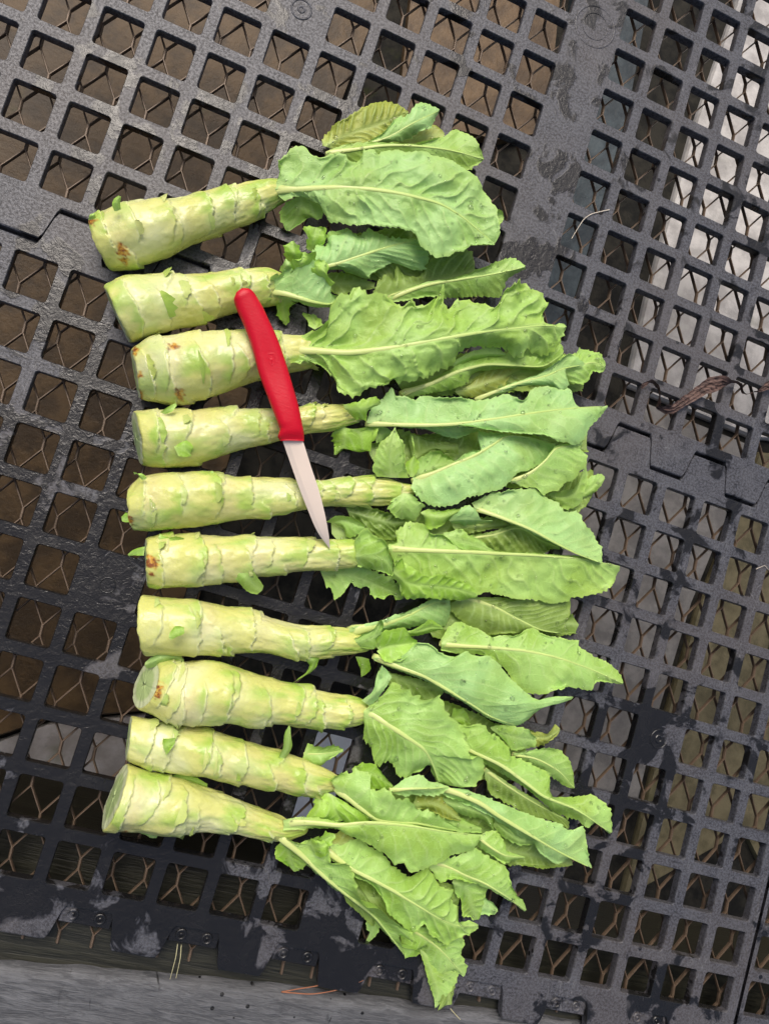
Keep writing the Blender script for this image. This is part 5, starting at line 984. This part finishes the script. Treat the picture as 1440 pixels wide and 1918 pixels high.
def spl(A, t):   # Catmull-Rom through rows of A, by arc fraction
    A = np.asarray(A, float); d = np.r_[0, np.cumsum(np.sqrt((np.diff(A[:, :2], axis=0) ** 2).sum(1)) + 1e-9)]; d /= d[-1]
    k = np.clip(np.searchsorted(d, t, 'right') - 1, 0, len(A) - 2)
    m = np.gradient(A, d, axis=0) if len(A) > 2 else np.repeat((A[1:] - A[:1]), 2, 0)
    # limit tangents
    h = (d[k + 1] - d[k])[:, None]; u = ((t - d[k]) / (d[k + 1] - d[k]))[:, None]
    p0, p1, m0, m1 = A[k], A[k + 1], m[k] * h, m[k + 1] * h
    mx = 1.2 * np.abs(p1 - p0) + .1
    m0 = np.clip(m0, -mx, mx); m1 = np.clip(m1, -mx, mx)
    return (2 * u ** 3 - 3 * u ** 2 + 1) * p0 + (u ** 3 - 2 * u ** 2 + u) * m0 + (-2 * u ** 3 + 3 * u ** 2) * p1 + (u ** 3 - u ** 2) * m1

def build_stem(pid, tilt, rows):
    rng = np.random.RandomState(100 + pid); A = np.array(rows); root = roots[pid]
    C = np.c_[(A[:, 0] + A[:, 2]) / 2, (A[:, 1] + A[:, 3]) / 2, A[:, 4]]; W = np.c_[(A[:, 0] - A[:, 2]) / 2, (A[:, 1] - A[:, 3]) / 2]; rad = A[:, 5]
    L = np.sum(np.sqrt((np.diff(C, axis=0) ** 2).sum(1))); n = int(L / .75); m = 132; t = np.linspace(0, 1, n)
    D = np.c_[C, W, rad]; dd = np.linspace(0, 1, len(D)); D = np.stack([np.interp(t, dd, D[:, q]) for q in range(6)], 1)
    ker = np.ones(9) / 9
    for q in range(6): D[:, q] = np.convolve(np.pad(D[:, q], 4, mode='edge'), ker, 'valid') if q != 9 else D[:, q]
    s = t * L; th = np.arange(m) / m * 2 * np.pi          # theta 0 = towards the upper edge (W), pi/2 = up
    S, T = np.meshgrid(s, th, indexing='ij')
    Wd = D[:, 3:5]; wl = np.linalg.norm(Wd, axis=1); rz = D[:, 5]
    off = np.zeros_like(S); g = np.zeros_like(S); wht = np.zeros_like(S); pink = np.zeros_like(S); scarm = np.zeros_like(S)
    sk = 9 + rng.rand() * 5; ang = rng.rand() * 6.28; k = 0; step0 = 21.0
    scars = []
    while sk < L - 16:
        # two scars per node so that the visible side always shows one
        for q in range(2):
            scars.append((sk + rng.uniform(-3, 3) + q * 7, (math.pi / 2 + rng.uniform(-.75, .75)) if (q == 0) else ang, rng.uniform(.8, 1.6), rng.uniform(1.4, 2.8)))
        ang += 2.4; sk += step0 * rng.uniform(.7, 1.5); k += 1
    for (s0, a0, ext, tk) in scars:
        amp = rng.uniform(2, 11)
        d = np.angle(np.exp(1j * (T - a0))); rel = d / ext
        rag = 1.1 * fbm(T * 6 + s0, S * .05, 0, int(s0 * 7) % 97, 3)
        se = s0 + amp * (1 - rel ** 2) + rag + 2.2 * vnoise(T * 1.3, S * 0, s0, 14)
        inside = (np.abs(rel) < 1) & (S < se)
        ramp = np.clip((S - (s0 - 22)) / 26, 0, 1) ** 1.4; side = np.clip(1 - rel ** 4, 0, 1)
        off += np.where(inside, tk * ramp * side, 0)
        lip = np.exp(-((S - se + .6) / .8) ** 2) * (np.abs(rel) < 1) * side * sstep(-.35, .35, vnoise(T * 3.5, S * .03, s0, 15))
        off += .45 * lip * (.6 + .8 * vnoise(T * 22, S * .5, 0, 3))
        g += np.where(inside, np.exp(-(se - S) / 8.0) * side * rng.uniform(.35, 1.1), 0) ; wht += lip * .8; scarm = np.maximum(scarm, (np.abs(rel) < 1) * side * np.exp(-((S - se - .7) / .7) ** 2) * sstep(.05, .5, vnoise(T * 5, S * .05, s0, 19)) * .22)
        after = (np.abs(rel) < 1) & (S >= se)
        wht += np.where(after, np.exp(-(S - se) / 4.5) * side * rng.uniform(.15, .9), 0)
        pink += np.where(after, np.exp(-((S - se - 6) / 6) ** 2) * side * max(0, rng.uniform(-.8, .7)), 0)
    off += .9 * fbm(S / 22, np.cos(T) * 1.5 + pid * 9, np.sin(T) * 1.5, 11, 3) + .22 * vnoise(S / 4, T * 7, 0, 12)
    fib = sstep(.45, 1, S / L); off += .20 * fib * np.sin(T * 13 + 1.5 * vnoise(S / 30, T, 0, 5))
    # knife facets: flat shavings
    for q in range(14):
        a0 = rng.uniform(.1, 3.0); s0 = rng.uniform(0, L * .7); rr = rng.uniform(9, 20)
        d = np.angle(np.exp(1j * (T - a0))); b = np.exp(-((S - s0) / rr) ** 2 * 1.2) * np.exp(-(d / .45) ** 2)
        off -= b * rng.uniform(.3, .9); wht += b * rng.uniform(0, .6)
    g += .10 + .75 * fbm(S / 24, np.cos(T) * 1.8 + pid, np.sin(T) * 1.8, 21, 3) + .22 * fbm(S / 60, T * 5, pid, 22, 2) + .28 * fib
    end = sstep(L, L - 9, S); rr = (np.sqrt(np.clip(sstep(L, L - 5, S), 0, 1)) * .98 + .02) * (1 - .50 * sstep(L - 32, L, S))
    start = 1 - .05 * np.exp(-S / 1.2)
    fade = sstep(0, 3, S) * .9 + .1
    rl = (wl[:, None] / np.maximum(rz[:, None], .1))            # lateral stretch of the slanted cut ring
    Rr = (rz[:, None] * .965 + off * fade) * rr * start
    tang = np.gradient(D[:, :2], axis=0); tang /= np.linalg.norm(tang, axis=1)[:, None]
    wu = Wd / wl[:, None]
    X = D[:, 0:1] + wu[:, 0:1] * rl * Rr * np.cos(T); Y = D[:, 1:2] + wu[:, 1:2] * rl * Rr * np.cos(T)
    sl = tilt * np.exp(-S / 16.0) * np.sin(T)                   # slanted cut: upper side set back
    cutn = .5 * fbm(T * 3, S * 0, pid, 31, 3) * np.exp(-S / 2)
    X = X + tang[:, 0:1] * (sl + cutn); Y = Y + tang[:, 1:2] * (sl + cutn); Z = D[:, 2:3] + Rr * np.sin(T)
    Z = np.maximum(Z, .3 + .2 * np.sin(T * 9))
    V = np.stack([X, Y, Z], -1).reshape(-1, 3)
    rust = scarm.ravel() * .7
    for (x, y, z, r) in RUST.get(pid, []):
        d = np.sqrt((V[:, 0] - x) ** 2 + (V[:, 1] - y) ** 2); nn = vnoise(V[:, 0] / 2.2, V[:, 1] / 1.3, 0, 8)
        rust = np.maximum(rust, sstep(1.0, .35, d / r + .45 * nn) * (V[:, 2] > z - 22))
    mask = np.stack([np.clip(g, 0, 1).ravel(), np.clip(wht, 0, .85).ravel(), rust, np.clip(pink, 0, 1).ravel()], 1)
    loc = np.array(root.location)
    st = obj('stem', mesh('stem', V / 1000 - loc, gridF(n, m, True), True, {'mask': mask}), M['stalk'], root)
    # torn flaps left at some of the leaf scars
    vis = [q for q in scars if .15 < q[1] % 6.283 < 3.0 and q[0] < L - 20]
    rng.shuffle(vis)
    G3 = V.reshape(n, m, 3)
    for (s0, a0, ext, tk) in vis[:6]:
        for rep_ in range(1):
            am = a0 + rng.uniform(-.6, .6) * ext; hw = rng.uniform(.16, .5); ln_ = rng.uniform(2.5, 7.5); lift = rng.uniform(.1, .75); curl = rng.uniform(-.4, .8)
            i0 = int(np.clip((s0 + 3) / L * (n - 1), 3, n - 12)); nu, nv = 9, 8; FV = []
            for u in range(nu):
                au = am + (u / (nu - 1) - .5) * 2 * hw; jj = int(round((au % (2 * math.pi)) / (2 * math.pi) * m)) % m
                p0 = G3[i0, jj]; rad_ = np.array([p0[0] - D[i0, 0], p0[1] - D[i0, 1], p0[2] - D[i0, 2]]); rad_ /= np.linalg.norm(rad_)
                ax_ = np.array([tang[i0, 0], tang[i0, 1], 0]); le = ln_ * (1 - .75 * abs(u / (nu - 1) * 2 - 1) ** 2) * (.7 + .5 * rng.rand())
                for w_ in range(nv):
                    f = w_ / (nv - 1); FV.append(p0 + ax_ * le * f * (1 - .3 * curl * f) + rad_ * (le * lift * f ** 1.4 + .25))
            FV = np.array(FV); mk_ = np.tile(np.array([rng.uniform(.5, 1.1), rng.uniform(0, .35), 0.0, 0.0]), (len(FV), 1))
            obj('torn_flap', mesh('torn_flap', FV / 1000 - loc, gridF(nu, nv), True, {'mask': mk_}), M['stalk'], st)
    # cut face, slightly dished
    ring = V[:m]; c = ring.mean(0); CVs = []; mk = []
    dirn = np.array([-tang[0, 0], -tang[0, 1], 0.0])
    for q, f in enumerate((1.0, .9, .8, .65, .45, .25, .04)):
        bul = (.9 if q else 0.0) * (1 - f * f) + (.25 if 0 < q < 6 else 0) * vnoise(np.cos(th) * f * 4, np.sin(th) * f * 4, pid, 44)
        CVs.append(c + (ring - c) * f + dirn * (np.zeros(m) + bul)[:, None] + (dirn * .05)); mk.append(np.full(m, f))
    CVs = np.concatenate(CVs); mk = np.concatenate(mk); FF = [tuple(f) for f in gridF(7, m, True)] + [tuple(range(6 * m, 7 * m))]
    obj('cut_face', mesh('cut_face', CVs / 1000 - loc, FF, True, {'mask': np.stack([mk] * 4, 1)}), M['cap'], st)
for (pid, tilt, rows) in STEMS: build_stem(pid, tilt, rows)

# ================================================================== leaves
DROPS = {}
def build_leaf(idx, pid, name, colr, op, Up, Mp, Lp):
    rng = np.random.RandomState(500 + idx)
    A = [np.array(q, float) for q in (Up, Mp, Lp)]
    for a in A:
        if len(a) == 2: pass
    LM = np.sum(np.sqrt((np.diff(A[1][:, :2], axis=0) ** 2).sum(1)))
    n = int(np.clip(max(np.sum(np.sqrt((np.diff(a[:, :2], axis=0) ** 2).sum(1))) for a in A) / 1.0, 16, 210)); t = np.linspace(0, 1, n)
    Q = [spl(a, t) for a in A]
    def sm(a, k):
        ker = np.hanning(k + 2)[1:-1]; ker /= ker.sum(); h = k // 2
        return np.stack([np.convolve(np.pad(a[:, c], h, mode='edge'), ker, 'valid') for c in range(3)], 1)
    Mi = sm(Q[1], 9 if n > 30 else 3); Ui, Li = Q[0], Q[2]
    wid = np.sqrt(((Ui - Mi)[:, :2] ** 2).sum(1)) + np.sqrt(((Li - Mi)[:, :2] ** 2).sum(1))
    mh = int(np.clip(np.percentile(wid, 90) / 2 / .95, 7, 44))
    tooth, ruf, quilt = op.get('tooth', 1.25) * 1.35, op.get('ruf', .8), op.get('quilt', .38); cr = op.get('cr', 0)
    sp = max(7.5, LM / 13.0)
    tt = np.linspace(-1, 1, 2 * mh + 1); S, Tq = np.meshgrid(t, tt, indexing='ij'); aT = np.abs(Tq)
    P = np.zeros((n, 2 * mh + 1, 3)); side = Tq > 0
    for sgn, E, Rr in ((1, Ui, Tq >= 0), (-1, Li, Tq < 0)):
        d = E - Mi; ln = np.sqrt((d[:, :2] ** 2).sum(1)) + 1e-6
        sl = t * LM
        saw = ((sl / (4.6 + 1.5 * rng.rand()) + .45 * vnoise(sl / 9, sl * 0, 0, idx + 5)) % 1.0)
        tv = tooth * (saw ** 1.6 - .35) * (.5 + .7 * np.abs(vnoise(sl / 14, sl * 0 + 3, 0, idx + 9)))
        tv += tooth * .35 * vnoise(sl / 2.2, sl * 0, 0, idx)
        tv *= np.clip(ln / 8, 0, 1) * sstep(0, .03, t)
        o = d[:, None, :] * np.abs(Tq)[..., None]
        o[..., :2] += (d[:, :2] / ln[:, None])[:, None, :] * (tv[:, None] * aT ** 7)[..., None]
        o[..., 2] = d[:, None, 2] * aT ** 1.35
        P = np.where(Rr[..., None], Mi[:, None, :] + o, P)
    X, Y = P[..., 0], P[..., 1]
    lw = np.where(side, np.sqrt(((Ui - Mi)[:, :2] ** 2).sum(1))[:, None], np.sqrt(((Li - Mi)[:, :2] ** 2).sum(1))[:, None]) * aT
    ph = (S * LM - .75 * lw) / sp + .50 * vnoise(X / 16, Y / 16, 0, idx + 31) + np.where(side, .4, 0)
    fr = ph % 1.0; dv = np.minimum(fr, 1 - fr) * sp
    env = sstep(.02, .18, aT) * sstep(1.0, .72, aT) * sstep(0, .08, S) * sstep(1, .93, S) * sstep(3, 9, lw + 3)
    ridge = np.exp(-(dv / .75) ** 2)
    sub = np.abs(vnoise(X / 4.5, Y / 4.5, 0, idx + 3)) ; subr = np.exp(-(sub / .10) ** 2)
    qv = .35 + .9 * np.clip(.5 + .8 * vnoise(X / 24, Y / 24, 0, idx + 33), 0, 1)
    dz = quilt * qv * env * (ridge * .75 - .9 * np.sin(np.pi * fr) ** 1.5 + .25 * (ridge - .3))
    dz += .28 * quilt * env * fbm(X / 6.5, Y / 6.5, 0, idx + 70, 2)
    dz += ruf * 2.0 * aT ** 2.2 * (fbm(S * LM / 13, np.where(side, 0.0, 50.0), 0, idx + 60, 2)) * np.clip(lw / 10, 0, 1)
    dz += (1.5 + .8 * ruf) * fbm(X / 21, Y / 21, 0, idx + 80, 2) * np.clip(lw / 8, 0, 1)
    wmx = np.where(side, np.sqrt(((Ui - Mi)[:, :2] ** 2).sum(1))[:, None], np.sqrt(((Li - Mi)[:, :2] ** 2).sum(1))[:, None])
    dz += np.where(side, rng.uniform(-.05, .16), rng.uniform(-.05, .16)) * np.minimum(wmx, 26) * np.sin(np.pi * aT) * sstep(0, .2, S)
    rollv = np.clip(fbm(S * LM / 26, np.where(side, 7.0, 31.0), 0, idx + 64, 2) - .05, 0, 1)
    dz += 5.5 * rollv * sstep(.62, 1.0, aT) ** 1.6 * np.clip(lw / 12, 0, 1)
    pull = 1 - .22 * rollv * sstep(.7, 1.0, aT) * np.clip(lw / 12, 0, 1)
    P[..., :2] = Mi[:, None, :2] + (P[..., :2] - Mi[:, None, :2]) * pull[..., None]
    dz += cr * 1.3 * fbm(X / 4.2, Y / 4.2, 0, idx + 81, 2) * env
    P[..., 2] += dz
    # fine ripple sideways, so that margins are never straight
    nx = .35 * ruf * aT ** 3
    P[..., 0] += nx * vnoise(S * LM / 5, Tq * 2, 0, idx + 90); P[..., 1] += nx * vnoise(S * LM / 5, Tq * 2, 4, idx + 91)
    root = roots.get(pid); loc = np.array(root.location) if root is not None else np.array([A[1][0, 0], A[1][0, 1], 0]) / 1000
    V = P.reshape(-1, 3) / 1000 - loc
    ribprox = np.exp(-(lw / 2.2) ** 2)
    vein = np.clip(.8 * ridge * env * (1 - .55 * aT) + .5 * ribprox + .15 * subr * env + .9 * sstep(.16, .0, S) * sstep(9, 3, lw), 0, 1)
    edge = sstep(.86, 1.0, aT) * np.clip(lw / 10, 0, 1) + .5 * sstep(.25, 0, S)
    patch = .5 + .5 * fbm(X / 26, Y / 26, 0, idx + 120, 2)
    mask = np.stack([vein.ravel(), np.clip(edge, 0, 1).ravel(), np.clip(patch, 0, 1).ravel(), np.ones(vein.size)], 1)
    F = gridF(n, 2 * mh + 1)
    me = mesh(name, V, F, True, {'mask': mask})
    if root is None:
        lf = obj(name, me, M[colr]); lf.location = loc
        lf['label'] = 'small torn green leaf scrap lying between the eighth and ninth stalks'; lf['category'] = 'leaf scrap'
    else:
        lf = obj(name, me, M[colr], root)
    rb = op.get('rib', 0)
    if rb > 0:
        k = max(12, n // 2); ti = np.linspace(0, .97, k); pc = np.stack([np.interp(ti, t, P[:, mh, c]) for c in range(3)], 1)
        pc[:, 2] += .1 - .18 * rb * (1 - ti) - 1.3 * rb * np.exp(-ti * LM / 3.5)
        rr = rb * (1 - ti) ** .85 * .60 + .22 + rb * .75 * np.exp(-ti * LM / 8.0); rr *= 1 + .05 * vnoise(ti * 30, ti * 0, 0, idx)
        T3 = np.gradient(pc, axis=0); T3 /= np.linalg.norm(T3, axis=1)[:, None]; Aq = np.stack([-T3[:, 1], T3[:, 0], 0 * T3[:, 0]], 1)
        q = 10; th = np.arange(q) / q * 2 * np.pi
        VV = pc[:, None] + rr[:, None, None] * (np.cos(th)[None, :, None] * Aq[:, None] * .95 + np.sin(th)[None, :, None] * .48 * np.array([0, 0, 1.0]))
        tm = np.repeat(ti, q)
        obj('midrib', mesh('midrib', VV.reshape(-1, 3) / 1000 - loc, gridF(k, q, True), True, {'mask': np.stack([tm] * 4, 1)}), M['rib'], lf)
    # remember some places for water drops
    if name == 'leaf' and root is not None:
        area = LM * np.mean(wid)
        ne = np.cross(P[2:, 1:-1] - P[:-2, 1:-1], P[1:-1, 2:] - P[1:-1, :-2]); ne /= np.linalg.norm(ne, axis=-1, keepdims=True) + 1e-9
        ne = np.where(ne[..., 2:3] < 0, -ne, ne)
        for _ in range(int(area / 60)):
            a, b = rng.randint(3, n - 5), rng.randint(1, 2 * mh - 2)
            rr = min(2.4, .40 + rng.exponential(.42))
            DROPS.setdefault(pid, []).append((P[a + 1, b + 1], ne[a, b], rr))
for idx, q in enumerate(LEAVES): build_leaf(idx, *q)

# ================================================================== water drops lying on the leaves
def drop_template():
    V = [(0, 0, 1)]; m = 10; F = []
    for k, a in enumerate((25, 50, 72, 92)):
        V += [(math.sin(R(a)) * math.cos(q / m * 2 * math.pi), math.sin(R(a)) * math.sin(q / m * 2 * math.pi), math.cos(R(a))) for q in range(m)]
    F += [(0, 1 + q, 1 + (q + 1) % m) for q in range(m)]
    for k in range(3):
        for q in range(m): F.append((1 + k * m + q, 1 + (k + 1) * m + q, 1 + (k + 1) * m + (q + 1) % m, 1 + k * m + (q + 1) % m))
    return np.array(V), F
DV, DF = drop_template()
for pid, L in DROPS.items():
    mb = MB(); loc = np.array(roots[pid].location); rr_ = np.random.RandomState(pid)
    for (p, nrm, r) in L:
        z = Vector(nrm); qm = np.array(z.to_track_quat('Z', 'Y').to_matrix())
        v = (DV * np.array([r * rr_.uniform(.85, 1.25), r, r * .62])) @ qm.T + p + nrm * .02
        mb.add(v / 1000 - loc, DF)
    obj('water_droplets', mb.mesh('water_droplets', True), M['water'], roots[pid], kind='stuff')

# ================================================================== knife
def knife():
    hl, hr, be, bs, em = [np.array(KNIFE[k]) for k in ('hl', 'hr', 'be', 'bs', 'em')]
    n = 90; t = np.linspace(0, 1, n); a = spl(hl, t); b = spl(hr, t)
    base = (hl[0] + hr[0]) / 2; loc = np.array([base[0], base[1], 40.0]) / 1000
    root = empty('knife', tuple(loc), label='red handled paring knife lying across the stalks', category='knife')
    c = (a + b) / 2; w = (a - b) / 2; wl = np.sqrt((w ** 2).sum(1)); wu = w / wl[:, None]
    s = t * np.sum(np.sqrt((np.diff(c, axis=0) ** 2).sum(1)))
    th_ = 6.6 * np.ones(n) - 1.2 * np.exp(-((t - .55) / .22) ** 2); th_ *= np.sqrt(np.clip(s / 7, .0, 1)) * .75 + .25
    th_ *= 1 - .35 * sstep(.93, 1, t)
    wl = wl * (np.sqrt(np.clip((s + .6) / 5, 0, 1)) * .3 + .7)
    m = 40; th = np.arange(m) / m * 2 * np.pi; ex = .72
    cx, sx = np.sign(np.cos(th)) * np.abs(np.cos(th)) ** ex, np.sign(np.sin(th)) * np.abs(np.sin(th)) ** (ex + .1)
    V = c[:, None] + wu[:, None] * (wl[:, None] * cx)[..., None] + (th_[:, None] * sx)[..., None] * np.array([0, 0, 1.0])
    # thumb hollow on the face
    V[..., 2] -= (1.1 * np.exp(-((t - .52) / .2) ** 2))[:, None] * np.clip(sx, 0, 1) * np.exp(-(cx / .45) ** 2)
    V = V.reshape(-1, 3); F = [tuple(f) for f in gridF(n, m, True)] + [tuple(range(m))[::-1], tuple(range((n - 1) * m, n * m))]
    k = NT('red_nylon'); cc = k.co()
    nn = k.noise(cc, 700, 3, .6)
    red = k.done(k.bsdf(k.mix(k.noise(cc, 40, 3), (.50, .002, .014), (.58, .004, .024)), k.mixf(nn, .30, .50), .30, nrm=k.bump(k.math('ADD', nn, k.noise(k.mapping(cc, (60, 900, 900), (0, 0, R(-70))), 1, 3)), .22, .0006)))
    hd = obj('handle', mesh('handle', V / 1000 - loc, F, True), red, root)
    # blade
    n2 = 60; t2 = np.linspace(0, 1, n2); e = spl(be, t2); sp_ = spl(bs, t2); cm = []
    for f, hz in ((0, .1), (.28, .75), (.55, .78), (1, .8), (1, -.8), (.55, -.78), (.28, -.75), (0, -.1)):
        q = e + (sp_ - e) * f; q = q.copy(); q[:, 2] += hz * (1 - .55 * t2); cm.append(q)
    V = np.stack(cm, 1).reshape(-1, 3)
    k = NT('blade_steel'); cc = k.mapping(k.co(), (30, 900, 900), (0, 0, R(73)))
    nn = k.noise(cc, 1, 4, .6)
    steel = k.done(k.bsdf((.84, .715, .60), k.mixf(nn, .42, .55), .5, .7, nrm=k.bump(nn, .08, .0004)))  # beige base colour carries a warm reflection painted into the steel
    F = [tuple(f) for f in gridF(n2, 8, True)] + [tuple(range(8)), tuple(range((n2 - 1) * 8, n2 * 8))[::-1]]
    bl = obj('blade', mesh('blade', V / 1000 - loc, F, False), steel, root)
    # faint moulded shield with a cross on the handle face
    p0, p1 = em; ax = (p1 - p0) / np.linalg.norm(p1 - p0); lat = np.array([-ax[1], ax[0], 0]); mid = (p0 + p1) / 2
    out = [(-1, -.9), (-1, .9), (-.2, 1), (.6, .75), (1, 0), (.6, -.75), (-.2, -1)]
    mb = MB(); k = len(out); L = 5.2; Wd = 2.6
    def top(pt):
        # height of the handle face under a point
        i = int(np.argmin(((c[:, :2] - pt[:2]) ** 2).sum(1))); x = np.dot((pt - c[i])[:2], wu[i, :2]) / wl[i]
        return c[i, 2] + th_[i] * (1 - min(1, abs(x)) ** (2 / ex)) ** ((ex + .1) / 2) - 1.1 * math.exp(-((t[i] - .52) / .2) ** 2) * math.exp(-(x / .45) ** 2)
    V = []
    for f, dz in ((1, .05), (.86, .28), (.74, .05)):
        for (u, v) in out:
            q = mid + ax * u * L * f + lat * v * Wd * f; q = np.array([q[0], q[1], 0]); V.append((q[0], q[1], top(q) + dz))
    F = [(r * k + q, r * k + (q + 1) % k, (r + 1) * k + (q + 1) % k, (r + 1) * k + q) for r in (0, 1) for q in range(k)]
    mb.add(np.array(V) / 1000 - loc, F)
    for (u0, u1, v0, v1) in ((-.55, .45, -.14, .14), (-.2, .1, -.5, .5)):
        V = []
        for f, dz in ((1, .03), (.8, .25)):
            for (u, v) in ((u0, v0), (u1, v0), (u1, v1), (u0, v1)):
                um, vm = (u0 + u1) / 2, (v0 + v1) / 2; q = mid + ax * (um + (u - um) * f) * L + lat * (vm + (v - vm) * f) * Wd; V.append((q[0], q[1], top(q) + dz))
        mb.add(np.array(V) / 1000 - loc, [(0, 1, 5, 4), (1, 2, 6, 5), (2, 3, 7, 6), (3, 0, 4, 7), (4, 5, 6, 7)])
    obj('emblem', mb.mesh('emblem', True), red, hd)
knife()

# ================================================================== debris
def curve_pts(key, n):
    return spl(np.array(DEBRIS[key]), np.linspace(0, 1, n))
def strand(name, keys, rad, mat, label, cat):
    P = [curve_pts(k, 26) / 1000 for k in keys]; loc = P[0][0].copy(); mb = MB()
    for p in P: mb.tube(p - loc, rad * np.linspace(1, .55, len(p)), 6)
    o = obj(name, mb.mesh(name, True), mat, label=label, category=cat); o.location = loc
needle = simple('dry_needle', (.27, .10, .045), .45); strawm = simple('pale_straw', (.62, .55, .45), .6); grassm = simple('dry_grass', (.45, .42, .24), .6)
strand('pine_needle', ('n1', 'n2'), .0006, needle, 'reddish forked pine needle pair lying along the front edge of the bench', 'pine needle')
strand('straw', ('straw',), .0005, strawm, 'pale curved straw lying over the holes right of the topmost leaf', 'straw')
strand('dry_grass', ('g1', 'g2'), .0004, grassm, 'thin pair of dry grass blades hanging over the grey beam', 'grass')
strand('thread', ('th',), .00035, strawm, 'tiny pale curled thread at the right picture edge', 'thread')
strand('dry_straw', ('g3',), .0005, grassm, 'short dry stem poking out under the lowest leaf tip', 'straw')
def dry_leaf():
    n = 150; P = curve_pts('dry', n); t = np.linspace(0, 1, n)
    T = np.gradient(P, axis=0); T /= np.linalg.norm(T, axis=1)[:, None]; A = np.stack([-T[:, 1], T[:, 0], 0 * t], 1); m = 19; q = np.linspace(-1, 1, m)
    w = 5.2 + 2.6 * vnoise(t * 9, t * 0, 0, 3) + 1.5 * np.sin(t * math.pi); tw = 1.1 * np.sin(t * 11) + .7
    X = P[:, None] + A[:, None] * (w[:, None] * q * np.cos(tw)[:, None])[..., None]
    X[..., 2] += 2.2 + w[:, None] * q * np.sin(tw)[:, None] * .55 + .8 * fbm(t[:, None] * 40, q[None] * 2.2, 0, 8, 2) + 1.0 * np.abs(np.sin(q * 5))[None]
    X[..., 2] = np.maximum(X[..., 2], .6)
    X[..., 1] += .7 * vnoise(t[:, None] * 60, q[None] * 2, 0, 9)
    loc = P[0] / 1000
    k = NT('dry_leaf'); c = k.co(); nn = k.noise(k.mapping(c, (60, 500, 500)), 1, 4)
    mt = k.done(k.bsdf(k.mix(k.ramp(nn, .35, .65), (.030, .016, .014), (.15, .092, .075)), .6, .3, nrm=k.bump(nn, .6, .001)))
    o = obj('dried_leaf', mesh('dried_leaf', X.reshape(-1, 3) / 1000 - loc, gridF(n, m)), mt, label='twisted brown dried leaf strip lying on the bars at the right edge', category='dried leaf'); o.location = loc
dry_leaf()
